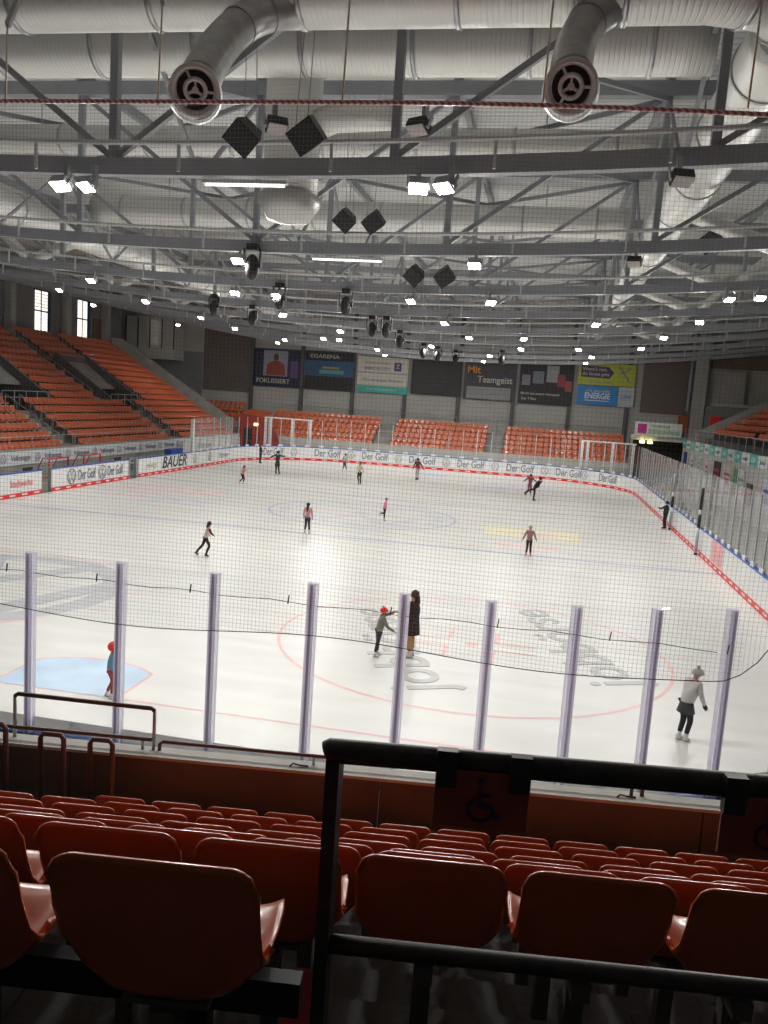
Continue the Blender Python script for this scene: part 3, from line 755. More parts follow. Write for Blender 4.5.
# banners
def banner(x0,x1,z0,z1,label,bg,deco):
    e=empty('wall_banner',(x0,71.6,z0)); tag(e,label,'banner')
    MB().box(0,x1-x0,0,.05,0,z1-z0).build('banner_sheet',bg,e)
    deco(e,x1-x0,z1-z0); return e
U,W_=(1,0,0),(0,0,1)
def rect(e,nm,x0,x1,z0,z1,m,d=.01,y=None): MB().box(x0,x1,-d,0,z0,z1).build(nm,m,e)
M_navy=mat('banner_navy',(.018,.025,.06),.6); M_teal=mat('teal',(.05,.42,.38),.5); M_cream=mat('banner_cream',(.62,.60,.53),.6); M_ochre=mat('ochre',(.72,.36,.05),.5)
def T(e,txt,x,z,size,m,width=None,shear=0,al='CENTER'): text_obj('banner_lettering',txt,size,m,V((x,-.01,z)),U,W_,e,width=width,shear=shear,align=al,off=.008)
def d1(e,w,h):
    rect(e,'printed_field',w*.2,w*.72,h*.28,h*.95,mat('pale_blue_print',(.30,.33,.42),.6),.006)
    m=MB(); m.use(mat('shirt_print',(.30,.06,.04),.6)); m.poly([(w*.26,-.012,h*.3),(w*.68,-.012,h*.3),(w*.66,-.012,h*.58),(w*.54,-.012,h*.68),(w*.40,-.012,h*.68),(w*.28,-.012,h*.58)],.004,(0,-1,0))
    m.use(mat('print_face',(.10,.06,.05),.6)); m.ellipsoid((w*.47,-.014,h*.78),w*.055,.006,h*.1); m.build('printed_player',None,e)
    rect(e,'printed_side_figure',w*.78,w*.95,h*.25,h*.7,mat('print_purple',(.12,.08,.20),.6),.008)
    T(e,'FOKUSSIERT',w*.42,h*.14,.62,M_cream,width=w*.72)
banner(-20.7,-15.9,6.05,9.75,'dark banner with a printed ice hockey player, leftmost on the far wall',M_navy,d1)
def d2(e,w,h):
    rect(e,'printed_field',0,w,h*.35,h*.75,mat('print_blue',(.03,.10,.20),.6),.006); rect(e,'printed_arena',w*.3,w*.8,h*.42,h*.52,mat('print_teal',(.10,.32,.30),.6),.009)
    rect(e,'printed_arena',w*.36,w*.7,h*.55,h*.6,mat('print_sand',(.35,.28,.12),.6),.009)
    T(e,'EISARENA',w*.4,h*.86,.5,M_greyl,width=w*.6)
banner(-15.45,-10.5,6.05,9.8,'dark banner with a blue glowing stadium scene, second on the far wall',mat('banner_black',(.016,.018,.022),.6),d2)
def d3(e,w,h):
    T(e,'IMMOBILIEN',w*.38,h*.68,.5,M_ink,width=w*.5); T(e,'VOLKSWAGEN',w*.38,h*.84,.3,M_ink,width=w*.5)
    m=MB(); m.box(w*.72,w*.86,-.015,0,h*.64,h*.88); m.build('square_logo',mat('logo_blue',(.03,.05,.2),.5),e); T(e,'Z',w*.79,h*.76,.6,M_cream)
    rect(e,'divider',0,w,h*.545,h*.57,M_ink); T(e,'Wir vermieten Wohnen',w*.5,h*.36,.42,M_ink,width=w*.8); rect(e,'teal_stripe',0,w,0,h*.2,M_teal,.012); T(e,'vw-immobilien',w*.5,h*.1,.25,M_cream,width=w*.6)
banner(-10.1,-5.1,6.1,9.5,'cream banner with grey lettering and a teal stripe on the far wall',M_cream,d3)
banner(-4.75,.1,6.25,9.5,'plain black banner between the cream banner and the team banner',mat('banner_black',(.016,.018,.022),.6),lambda e,w,h: rect(e,'black_field',.1,w-.1,.1,h-.1,M_black))
def d5(e,w,h):
    T(e,'Mit',w*.18,h*.77,.95,M_ochre); T(e,'Teamgeist',w*.60,h*.53,.85,M_cream,width=w*.68)
    rect(e,'pale_panel',w*.06,w*.92,h*.02,h*.34,mat('pale_panel',(.30,.31,.32),.6)); T(e,'EHC Partner',w*.48,h*.18,.4,M_ink,width=w*.5)
banner(.35,5.2,6.1,9.7,'dark grey banner reading Teamgeist in pale serif letters',mat('banner_grey',(.06,.06,.07),.6),d5)
def d6(e,w,h):
    for k,(a,b,c,d,mm) in enumerate(((.05,.2,.45,.7,(.25,.25,.3)),(.25,.45,.5,.8,(.2,.24,.28)),(.5,.72,.55,.95,(.35,.35,.37)),(.7,.85,.45,.75,(.30,.07,.08)),(.85,.97,.35,.6,(.4,.1,.1)))):
        rect(e,'printed_shape',w*a,w*b,h*c,h*d,mat('print_mix%d'%k,mm,.6),.008+.001*k)
    T(e,'Macht aus einem Heimspiel',w*.4,h*.25,.33,M_cream,width=w*.72); T(e,'Das T-Roc',w*.2,h*.12,.33,M_cream,width=w*.28)
banner(5.55,10.55,6.05,9.85,'dark banner with blurred red and white printed figures beside the blue advert',mat('banner_black2',(.03,.03,.035),.6),d6)
def d7(e,w,h):
    m=MB(); m.use(mat('purple_print',(.07,.04,.12),.5)); m.poly([(w*.04,-.012,h*.35),(w*.55,-.012,h*.32),(w*.62,-.012,h*.6),(w*.52,-.012,h*.85),(w*.04,-.012,h*.88)],.004,(0,-1,0)); m.build('purple_bubble',None,e)
    T(e,"Wenn's rast,",w*.28,h*.72,.42,M_cream,width=w*.44); T(e,'die Sonne geht',w*.3,h*.5,.42,M_cream,width=w*.48)
    T(e,'energie-online',w*.4,h*.14,.28,M_ink,width=w*.4)
    m=MB(); m.bar((w*.7,-.012,h*.9),(w*.9,-.012,h*.25),.01,.14); m.bar((w*.92,-.012,h*.85),(w*.72,-.012,h*.55),.01,.12); m.build('crossed_lines',M_ink,e)
banner(10.95,16.05,8.15,10.15,'yellow-green advert with a dark purple speech bubble on the far wall',mat('lime_print',(.50,.55,.06),.5),d7)
def d8(e,w,h): T(e,'WIR SIND IHRE',w*.5,h*.72,.36,M_cream,width=w*.6); T(e,'ENERGIE',w*.5,h*.46,.75,M_whitep,width=w*.62); rect(e,'underline',w*.2,w*.8,h*.22,h*.25,M_whitep)
banner(10.95,14.65,6.3,8.1,'bright blue advert reading ENERGIE below the yellow-green one',mat('adv_blue',(.02,.24,.60),.5),d8)
banner(14.7,16.1,6.3,8.1,'white panel with a small blue logo right of the blue advert',mat('adv_white',(.5,.54,.58),.5),lambda e,w,h: T(e,'LSW',w*.5,h*.5,.5,M_blue,width=w*.6))

# ------------------------------------------------------------------ right side
e=empty('passage_surround',(15.9,66,0)); tag(e,'dark rink passage opening under the white shop sign at the far right corner','passage')
MB().box(-.25,5.2,0,.3,3.55,4.0).build('lintel',M_conc_l,e); MB().box(5.0,5.4,0,.3,-.01,3.6).build('side_pier',M_conc,e); MB().box(-.3,-.05,0,.3,-.01,3.6).build('side_pier',M_conc,e)
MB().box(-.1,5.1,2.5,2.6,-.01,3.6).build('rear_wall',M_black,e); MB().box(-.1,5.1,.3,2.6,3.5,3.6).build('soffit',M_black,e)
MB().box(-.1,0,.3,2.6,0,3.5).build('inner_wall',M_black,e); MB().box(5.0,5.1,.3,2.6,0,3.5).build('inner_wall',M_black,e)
M_yl=mat('yellow_lamp',(1,.95,.5),.5,emit=(1,.93,.35),es=5)
for k,x in enumerate((16.6,17.25)):
    tag(MB().box(x-.2,x+.2,65.7,65.95,3.3,3.5).build('passage_lamp',M_yl),'small yellow-lit lamp under the passage lintel, %s one'%('left','right')[k],'lamp')
e=empty('shop_sign',(15.9,65.8,3.95)); tag(e,'white shop sign with a magenta square and green lettering over the dark passage','sign')
MB().box(0,3.85,-.05,.1,0,1.15).build('sign_panel',mat('sign_white',(.72,.74,.70),.5),e)
MB().box(.2,.95,-.07,-.05,.2,1.0).build('logo_square',mat('magenta',(.55,.04,.25),.5),e)
text_obj('sign_lettering','Wolfsburger',.32,mat('green_print',(.12,.42,.16),.5),V((2.1,-.05,.85)),U,W_,e,width=1.6)
text_obj('sign_lettering','Schlüsseldienst',.55,mat('green_print',(.12,.42,.16),.5),V((2.4,-.05,.4)),U,W_,e,width=2.6)
# right side wall
e=empty('right_stand_wall',(20,18,0)); tag(e,'long pale wall on the right below the teal and white advertising band','wall')
MB().box(0,.3,0,47.95,-.01,3.2).build('wall_body',mat('right_wall_pale',(.50,.51,.48),.8,var=.06,scale=.6),e)
m=MB(); 
for k in range(24):
    m.use(mat('band_teal',(.10,.50,.47),.5) if k%2 else mat('band_white',(.70,.73,.72),.5)); m.box(-.04,.3,2*k,2*k+2,3.2,3.85)
m.build('advertising_band',None,e)
for k in range(10,24): 
    text_obj('band_lettering','LSW' if k%2 else 'neuland',.36,M_ink if not k%2 else M_whitep,V((-.045,2*k+1,3.52)),(0,-1,0),(0,0,1),e,width=1.1)
fr=MB(); fr.tube([(.1,0,4.75),(.1,48,4.75)],.03,6)
for k in range(25): fr.tube([(.1,.05+1.99*k,3.85),(.1,.05+1.99*k,4.75)],.025,5)
fr.build('front_railing',M_greyl,e)
POST=[(63.3,64.7,1.3,2.9,(.03,.06,.22),'dark blue poster on the right wall nearest the passage','poster'),
 (59.6,61.0,1.4,2.8,(.60,.62,.62),'pale poster beside the dark blue one on the right wall',''),(56.8,58.2,1.5,2.8,(.52,.60,.52),'pale green-grey poster on the right wall',''),
 (53.6,55.0,1.2,2.8,(.66,.60,.62),'white poster with pink print on the right wall',''),(49.6,51.8,1.1,2.9,(.04,.025,.03),'near-black poster with reddish print on the right wall',''),
 (46.2,48.6,1.2,2.8,(.68,.62,.62),'white poster with red lettering right of the near-black poster',''),(44.6,45.6,1.1,2.8,(.15,.34,.14),'narrow dark green poster on the right wall',''),
 (42.6,44.4,1.1,2.8,(.64,.66,.66),'plain white poster right of the narrow green one',''),(36.0,38.4,.9,2.7,(.58,.62,.72),'large white and blue poster on the right wall at the picture edge','')]
for k,(a,b,z0,z1,c,lab,_) in enumerate(POST):
    e=empty('wall_poster',(19.96,a,z0)); tag(e,lab,'poster')
    MB().box(-.02,0.03,0,b-a,0,z1-z0).build('poster_sheet',mat('poster%d'%k,c,.5),e)
    cc=(.5,.05,.12) if k in (3,4,5) else ((.1,.15,.4) if k in (1,8,0) else (.2,.4,.25))
    m=MB(); m.use(mat('poster_print%d'%k,cc,.5)); h=z1-z0; w=b-a
    m.box(-.026,-.02,w*.15,w*.85,h*.62,h*.72); m.box(-.026,-.02,w*.25,w*.75,h*.3,h*.5); m.build('poster_print',None,e)
e=MB().box(19.9,19.99,40.6,41.8,1.0,2.2).build('wall_hatch',M_conc_d); tag(e,'small dark hatch with a pipe stub in the right wall','hatch')
# right terrace + seats
for i in range(12):
    x0=20.3+.78*i; z=3.7+.45*i
    tag(MB().box(x0,x0+.78,18,62-.0*i,z-1.0,z).build('floor',M_conc_d),kind='structure')
    if i==0: continue
    y=36.; c=0
    while y<61.:
        if not (47.2<y<48.4):
            c+=1; seats.append((V((x0+.5,y,z)),PI/2,'orange seat in right stand, %s row up, %s along toward far end'%(ordn(i),ordn(c)),'seats of the right stand',False))
        y+=.5
e=empty('right_end_wall',(20.3,62,0)); tag(e,'sloping pale end wall of the right stand','wall')
MB().poly([(0,0,-.01),(9.4,0,-.01),(9.4,0,9.6),(8.6,0,9.4),(0,0,4.6)],.3,(0,1,0)).build('sloping_wall',M_walll,e)
fr=MB()
for k in range(7):
    fr.tube([(20.6+.9*k,52,4.5+.45*k),(20.6+.9*k,52,5.6+.45*k)],.03,5)
fr.tube([(20.6,52,5.6),(26,52,8.3)],.03,5); tag(fr.build('stair_railing',M_greyl),'grey stair railing among the right stand seats','railing')
# far right stair block
e=empty('stair_tower',(22.4,68.5,0)); tag(e,'grey concrete stair tower with a landing on the far right wall','stairs')
MB().box(0,4.2,0,3.4,-.01,6.9).build('landing_block',M_wallg,e)
MB().poly([(4.2,0,-.01),(10.5,0,-.01),(10.5,0,3.2),(4.2,0,6.9)],3.4,(0,1,0)).build('stair_wedge',M_wallg,e)
MB().bar((-.05,-.1,7.0),(4.2,-.1,7.0),.12,.25).build('landing_edge',M_walll,e); MB().bar((4.2,-.1,7.0),(10.5,-.1,3.3),.12,.25).build('stair_edge',M_walll,e)
fr=MB(); fr.tube([(0,0,8.0),(4.2,0,8.0),(10.5,0,4.3)],.03,5)
for k in range(8): fr.tube([(.6*k,0,7),(.6*k,0,8)],.02,5)
fr.build('landing_railing',M_greyl,e)
MB().box(1.2,3.2,2.9,3.39,6.9,10.0).build('landing_doors',M_walll,e)
tag(MB().box(21.2,22.3,71.2,71.9,-.01,14).build('wall_column',M_walll),'broad pale pier on the far wall right of the brown cladding','column')
tag(MB().box(20.75,20.95,71.4,71.6,6.3,14).build('downpipe',M_greyl),'thin pale downpipe beside the broad pier','pipe')
tag(MB().box(20.25,21.1,71.55,71.89,4.3,5.85).build('orange_cabinet',mat('cab_orange',(.35,.1,.04),.5)),'small orange-brown cabinet on the far wall over the shop sign','cabinet')
tag(MB().box(22.4,23.3,68.3,68.45,5.0,6.0).build('fire_cabinet',M_red),'small red cabinet on the stair tower','cabinet')
tag(MB().box(34.1,34.4,-16,72,-.05,14).build('wall_right',M_wallg),kind='structure')
tag(MB().box(-34.4,34.4,-16.3,-16,-.05,14).build('wall_front',M_wallg),kind='structure')
tag(MB().box(31.2,33.4,69.5,71.9,-.01,14).build('wall_column',M_walll),'massive pale column at the right picture edge','column')
e=empty('exit_light',(30.9,69.4,8.3)); tag(e,'small yellow-green lit exit lamp on the massive right column','lamp'); MB().box(-.3,.3,-.1,0.1,0,.28).build('lamp_face',M_yl,e)
e=empty('exit_light',(22.2,66.2,4.45)); tag(e,'pair of small yellow lamps above the far end of the teal band','lamp'); MB().box(-.3,0,-.1,0,0,.2).build('lamp_face',M_yl,e); MB().box(.15,.4,-.1,0,0,.2).build('lamp_face',M_yl,e)

tag(MB().box(-34.1,34.1,-15.99,-9.7,8.1,8.5).build('ceiling',mat('unseen_shade_soffit',(.05,.05,.052),.8)),kind='structure')  # unseen low slab behind the camera, added to keep the foreground dark
tag(MB().box(-12,24,-11.6,-11.3,-.05,8.1).build('wall_front',mat('unseen_shade_wall',(.06,.058,.056),.8)),kind='structure')  # unseen dark wall, added to stop light reaching the seat backs
# ------------------------------------------------------------------ place the seats
def in_view(p):
    q=proj(p+V((0,0,.6)))
    return q is not None and -15<q[0]<783 and -15<q[1]<1045
vis=[]
for i,s in enumerate(seats):
    if s[4] or in_view(s[0]):
        vis.append(((s[0]-CAM).length,i))
vis.sort(); ind=set(i for _,i in vis[:300])
first=True; sv=[];sf=[];smi=[]
lv=np.array(LOW.v); nL=len(lv); cnt=0
for d,i in vis:
    p,rz,lab,grp,fore=seats[i]
    if i in ind:
        if fore:
            if first: o=link(SEAT); first=False
            else: o=copy_tree(SEAT)
        else:
            o=bpy.data.objects.new('stadium_seat',SEAT_MID); link(o)
        o.location=p; o.rotation_euler=(0,0,rz); tag(o,lab,'seat',grp)
    else:
        c,s_=math.cos(rz),math.sin(rz); Rm=np.array([[c,-s_,0],[s_,c,0],[0,0,1]])
        sv.append(lv@Rm.T+np.array(p)); b=cnt*nL; sf+=[[b+k for k in f] for f in LOW.f]; smi+=LOW.m; cnt+=1
if sv:
    me=bpy.data.meshes.new('distant_seating'); me.from_pydata(np.concatenate(sv).tolist(),[],sf); me.materials.append(M_seat); me.materials.append(M_conc_d)
    me.polygons.foreach_set('material_index',smi); me.update()
    o=link(bpy.data.objects.new('distant_seating',me)); tag(o,'many more orange seats filling the farther rows of the stands','seating',kind='stuff')

# ------------------------------------------------------------------ roof
def roof_mat():
    m=bpy.data.materials.new('roof_deck'); m.use_nodes=True; nt=m.node_tree; b=nt.nodes['Principled BSDF']
    tc=nt.nodes.new('ShaderNodeTexCoord'); w=nt.nodes.new('ShaderNodeTexWave'); w.bands_direction='Y'; w.inputs['Scale'].default_value=1.05
    nt.links.new(tc.outputs['Object'],w.inputs['Vector'])
    r=nt.nodes.new('ShaderNodeValToRGB'); r.color_ramp.elements[0].color=(.62,.63,.62,1); r.color_ramp.elements[1].color=(.86,.86,.84,1); r.color_ramp.elements[0].position=.05; r.color_ramp.elements[1].position=.25
    nt.links.new(w.outputs['Color'],r.inputs[0]); nt.links.new(r.outputs[0],b.inputs['Base Color']); b.inputs['Roughness'].default_value=.5
    bp=nt.nodes.new('ShaderNodeBump'); bp.inputs['Strength'].default_value=.5; bp.inputs['Distance'].default_value=.05
    nt.links.new(w.outputs['Color'],bp.inputs['Height']); nt.links.new(bp.outputs[0],b.inputs['Normal']); return m
tag(MB().box(-34.4,42,-16,72.3,14.0,14.2).build('ceiling',roof_mat()),kind='structure')
def zc(x): return 9.45+.0030*x*x
TR=empty('roof_truss',(0,0,0))
xs=[-36.75+5.25*k for k in range(15)]
xs=[x for x in xs if abs(x)<34]
fx=[-33.9+67.8*k/48 for k in range(49)]
m=MB(); m.use(M_grey)
vs=[];fs=[]
for x in fx:
    z=zc(x); 
    for (y,dz) in ((-.11,-.15),(.11,-.15),(.11,.15),(-.11,.15)): vs.append((x,y,z+dz))
for i in range(len(fx)-1):
    for k in range(4): fs.append((4*i+k,4*i+(k+1)%4,4*i+4+(k+1)%4,4*i+4+k))
m.add(vs,fs); m.build('bottom_chord',None,TR)
MB().box(-33.9,33.9,-.15,.15,13.35,13.7).build('top_chord',M_grey,TR)
for x in xs: MB().box(x-.075,x+.075,-.075,.075,zc(x)+.15,13.35).build('truss_post',M_grey,TR)
for x in xs:
    for sg in ((-1,1) if abs(x)<.1 else ((1,) if x>0 else (-1,))):
        x2=x+sg*5.25
        if abs(x2)<34: MB().bar((x,0,zc(x)+.15),(x2,0,13.4),.11,.12,up=(0,1,0)).build('truss_brace',M_grey,TR)
m=MB(); m.tube([(x,-.28,zc(x)+.36) for x in fx],.045,8); m.build('service_rail',mat('rail_pale',(.74,.75,.75),.4,.25),TR)
for k in range(24):
    x=-32.2+2.8*k; 
    if abs(x)<33.5: MB().bar((x,-.28,zc(x)-.13),(x,-.28,zc(x)+.36),.05,.05).build('rail_strut',mat('rail_pale',(.74,.75,.75),.4,.25),TR)
TY=[5.7,13.4,21.0,28.6,36.1,43.7,51.3,58.9,66.4]
for i,y in enumerate(TY):
    o=TR if i==0 else copy_tree(TR); o.location=(0,y,0)
    tag(o,'grey steel roof truss spanning the hall, %s from the viewer'%ORD[i+1],'roof truss','roof trusses')
for k,x in enumerate((-26.25,-15.75,-5.25,0,5.25,10.5,15.75,26.25)):
    o=MB().box(x-.08,x+.08,-8,71.9,13.72,13.98).build('roof_purlin',M_grey); tag(o,'grey roof beam running lengthwise under the deck, %s from the left'%ORD[k+1],'roof beam','lengthwise roof beams')
# slanted roof bracing between trusses
for i in range(len(TY)-1):
    for k,(xa,xb) in enumerate(((-10.5,0),(0,-10.5),(0,10.5),(10.5,0))):
        o=MB().bar((xa,TY[i],13.3),(xb,TY[i+1],13.3),.09,.12).build('roof_brace',M_grey)
        tag(o,'slim diagonal roof brace in the %s bay from the viewer, %s'%(ORD[i+1],('left half rising right','left half rising left','right half rising right','right half rising left')[k]),'roof brace','diagonal roof braces')
for i in range(len(TY)-1):
    for k,x in enumerate((-10.5,0.,10.5)):
        o=MB().bar((x,TY[i],13.3),(x,(TY[i]+TY[i+1])/2,zc(x)+.8),.08,.08).build('sway_brace',M_grey); 
        c=MB().bar((x,(TY[i]+TY[i+1])/2,zc(x)+.8),(x,TY[i+1],13.3),.08,.08); c.build('brace_leg',M_grey,o)
        tag(o,'V-shaped grey brace hanging between trusses in the %s bay, %s'%(ORD[i+1],('left','middle','right')[k]),'roof brace','V-shaped braces')

# ------------------------------------------------------------------ ducts
def duct(pts,r,name='duct_run',parent=None,n=28,ribs=True,mt=None):
    """round spiral duct following pts with UV along length (metres)"""
    P=[V(p) for p in pts]; D=[P[0]]
    for a,b in zip(P,P[1:]):
        L=(b-a).length; k=max(1,int(L/.6))
        for i in range(1,k+1): D.append(a+(b-a)*i/k)
    m=MB(); m.use(mt or M_duct); m.tube(D,r,n)
    o=m.build(name,None,parent); me=o.data
    uv=me.uv_layers.new(name='UVMap'); L=[0]
    for a,b in zip(D,D[1:]): L.append(L[-1]+(b-a).length)
    for pl in me.polygons:
        for li in pl.loop_indices:
            vi=me.loops[li].vertex_index; ring=min(vi//n,len(D)-1); k=vi%n
            uv.data[li].uv=((L[ring]/.09)*.5*.318*2+k/n*.0, k/n)
    return o
def bands(parent,pts,r,every=3.):
    P=[V(p) for p in pts]
    for a,b in zip(P,P[1:]):
        L=(b-a).length; k=int(L/every)
        for i in range(k+1):
            c=a+(b-a)*(i+.5)/(k+1) if k else (a+b)/2; d=(b-a).normalized()
            MB().tube([c-d*.04,c+d*.04],r+.025,28).build('duct_flange',M_steel,parent)
def duct_thing(label,pts,r,every=3.):
    e=empty('air_duct',(0,0,0)); tag(e,label,'air duct'); duct(pts,r,'duct_run',e); bands(e,pts,r,every)
    hg=V(pts[0])*.5+V(pts[-1])*.5
    for f in (.15,.5,.85):
        c=V(pts[0])*(1-f)+V(pts[-1])*f
        if len(pts)==2 and abs(pts[0][2]-pts[1][2])<.5: MB().tube([(c.x,c.y,c.z+r),(c.x,c.y,13.95)],.02,5).build('duct_hanger',M_steel,e)
    return e
duct_thing('large silver spiral duct crossing the hall nearest the viewer',[(-11.6,4.1,11.65),(10.0,4.1,11.65),(10.9,4.4,11.65),(11.4,5.2,11.6)],.5,2.6)
duct_thing('thick silver duct crossing just behind the nearest one',[(-11.2,7.7,12.35),(10.6,7.7,12.35)],.58,2.3)
duct_thing('silver duct crossing the hall behind the second truss',[(-11.0,15.3,12.75),(10.8,15.3,12.75)],.42,3)
duct_thing('wide grey duct crossing the hall behind the third truss',[(-11.0,24.2,12.6),(10.8,24.2,12.6)],.55,3)
duct_thing('long silver duct running lengthwise on the right side',[(11.4,5.2,11.6),(11.4,62,11.6)],.6,3.4)
duct_thing('long silver duct running lengthwise on the left side',[(-11.6,4.2,11.5),(-11.6,62,11.5)],.6,3.4)
for k,y in enumerate((17.3,24.8,32.4,40,47.6)):
    for sg,nm in ((1,'right'),(-1,'left')):
        e=empty('branch_duct',(sg*11.8,y,11.5)); tag(e,'short silver branch duct sloping outward from the %s lengthwise duct, %s from the viewer'%(nm,ORD[k+1]),'air duct','branch ducts')
        duct([(0,0,0),(sg*2.9,.4,-.95)],.22,'duct_run',e,16); duct([(sg*2.9,.4,-.95),(sg*4.4,.2,.5)],.2,'duct_run',e,16)
# nozzles
def nozzle(label,path_,c,face_dir,rb=.27,rn=.29):
    e=empty('jet_nozzle',(0,0,0)); tag(e,label,'air nozzle')
    M_nz=mat('nozzle_grey',(.78,.78,.77),.4,.1); M_el=mat('elbow_metal',(.50,.50,.49),.38,.7,var=.15,scale=5)
    # smooth the path
    P=[V(p) for p in path_]
    for _ in range(2):
        Q=[P[0]]
        for a,b in zip(P,P[1:]): Q+= [a*.75+b*.25,a*.25+b*.75]
        Q.append(P[-1]); P=Q
    m=MB(); m.use(M_el); m.tube(P,rb,24); m.build('duct_elbow',None,e)
    for i in (2,5,8,11):
        if i<len(P)-1:
            d=(P[i+1]-P[i]).normalized(); MB().tube([P[i]-d*.012,P[i]+d*.012],rb+.014,24).build('elbow_clamp',M_grey,e)
    d=V(face_dir).normalized(); q=d.to_track_quat('Z','Y').to_matrix().to_4x4(); M=Matrix.Translation(V(c))@q
    MB().lathe([(rb*.9,-.28),(rn*.95,-.2),(rn*1.08,-.1),(rn*1.12,0),(rn*1.02,.02),(rn*.86,.0),(rn*.80,-.08)],M,32).build('nozzle_bowl',M_nz,e)
    MB().lathe([(0,-.06),(rn*.8,-.06)],M,32).build('nozzle_interior',M_black,e)
    k=MB(); k.use(M_nz); k.lathe([(rn*.34,-.05),(rn*.36,.02),(rn*.52,.03),(rn*.54,-.05)],M,28); k.lathe([(0,.0),(rn*.15,.0)],M,16); k.lathe([(rn*.15,.0),(rn*.15,-.05)],M,16)
    for a in (PI/2,PI/2+2*PI/3,PI/2+4*PI/3):
        p=M@V((0,0,.0)); r_=M@V((math.cos(a)*rn*.4,math.sin(a)*rn*.4,0)); k.bar(p,r_,.03,.03)
    for a in (PI/2+.5,PI/2+.5+2*PI/3,PI/2+.5+4*PI/3):
        p=M@V((math.cos(a)*rn*.5,math.sin(a)*rn*.5,0)); r_=M@V((math.cos(a)*rn*.85,math.sin(a)*rn*.85,-.03)); k.bar(p,r_,.02,.03)
    k.build('nozzle_core',None,e)
    MB().lathe([(rn*1.12,-.0),(rn*1.2,-.06),(rn*1.18,-.14),(rn*1.05,-.2)],Matrix.Translation(V((0,0,-.06)))@M,32).build('nozzle_collar',M_nz,e)
n1=V((3.45,1.45,9.3)); n2=V((8.15,1.75,9.45))
nozzle('large round air nozzle hanging from the nearest duct, left one',[(4.7,4.15,11.6),(3.9,4.05,11.42),(3.3,3.6,11.1),(3.13,3.0,10.5),(3.25,2.2,9.85),(3.42,1.62,9.45)],n1,(CAM-n1)+V((0,0,-.5)))
nozzle('large round air nozzle hanging from the nearest duct, right one',[(9.7,4.3,11.65),(8.9,4.2,11.5),(8.35,3.9,11.2),(8.16,3.4,10.65),(8.12,2.6,10.0),(8.14,2.02,9.65)],n2,(CAM-n2)+V((0,0,-.5)))
# central drop duct
e=empty('drop_duct',(2.35,8.95,0)); tag(e,'wide vertical duct drop with a conical closed end in the middle of the roof','air duct')
duct([(0,0,13.95),(0,0,9.75)],.6,'duct_run',e); MB().lathe([(.60,9.8),(.68,9.75),(.68,9.6),(.45,9.25),(0,9.18)],None,32).build('cone_end',mat('cone_metal',(.6,.6,.58),.4,.5),e)
duct([(0,0,11.0),(.9,-.1,11.35),(2.3,-.2,11.4)],.3,'side_branch',e)

# ------------------------------------------------------------------ lights, speakers
M_lens=mat('lamp_lens',(1,1,1),.3,emit=(1,.98,.95),es=28); M_lensoff=mat('lamp_lens_off',(.55,.5,.48),.2)
def flood(x,y,label,lit=True,power=340,z=None,real=True):
    z=zc(x)-.17 if z is None else z
    e=empty('floodlight',(x,y-.3,z)); tag(e,label,'floodlight','floodlights on the trusses')
    tilt=Matrix.Rotation(-.55,4,'X')
    MB().box(-.04,.04,-.04,.04,-.28,.12).build('bracket',M_greyl,e); e.rotation_euler=(0,0,random.uniform(-.6,.6))
    m=MB(); m.box(-.17,.17,-.13,.13,-.36,-.2,tilt); bevel(m.build('lamp_housing',M_black if not lit else M_greyl,e),.02)
    MB().box(-.15,.15,-.11,.11,-.375,-.36,tilt).build('lamp_lens',M_lens if lit else M_lensoff,e)
    for sx in (-1,1): MB().box(sx*.185-.012,sx*.185+.012,-.03,.03,-.34,-.1,tilt).build('yoke_arm',M_greyl,e)
    if lit and real:
        L=bpy.data.lights.new('lamp_beam','AREA'); L.shape='RECTANGLE'; L.size=.3; L.size_y=.22; L.energy=power; L.color=(1,.975,.93); L.spread=math.radians(170)
        o=bpy.data.objects.new('lamp_beam',L); link(o,e); o.matrix_local=(Matrix.Rotation(.35,4,'X') if y>50 else tilt)@Matrix.Translation((0,0,-.385))
FL=[(-.75,0),(-.2,0),(5.75,0),(6.3,0),(-7.2,0),(-13.2,0),(12.8,0),(-.3,1),(-7.7,1),(6.1,1),(13.6,1),(-13.8,1),(-9,2),(5.95,2),(3.3,2),(-1.65,2),(14.7,2),(13.7,2),(-3.3,2),(-10.6,3),(-4,3),(3.6,3),(9.9,3),(14.2,3),(-15,3),(-11,4),(-3,4),(6.7,4),(4,4),(13.7,4),(-12,5),(-6,5),(-5,5),(1,5),(6.5,5),(9.9,5),(13.4,5),(-11,6),(-4,6),(4,6),(11,6),(-14,7),(-5,7),(3,7),(11,7),(-21,3),(-22,5),(-23,7)]  # last entries, above the left stand, are added lamps to brighten its seats
dp={}; PW=155
for x,i in FL:
    dp[i]=dp.get(i,0)+1
    flood(x,TY[i],'lit white floodlight under the %s truss from the viewer, %s from the left'%(ORD[i+1],ORD[1+sum(1 for a,b in FL if b==i and a<x)]),power=PW*(.82 if i<2 else (1.6 if i>5 else 1))*(.5 if abs(x)>18 else 1))
flood(9.94,5.7,'unlit dark floodlight below the first truss beside the right lengthwise duct',False); flood(10.07,13.4,'unlit dark floodlight below the second truss by the right duct',False)
for x,y,z,lab in ((3.4,5.0,11.2,'above the red cable near the middle'),(5.9,5.0,11.2,'above the red cable right of the middle')):
    flood(x,y,'unlit dark floodlight '+lab,False,z=z-1.1)
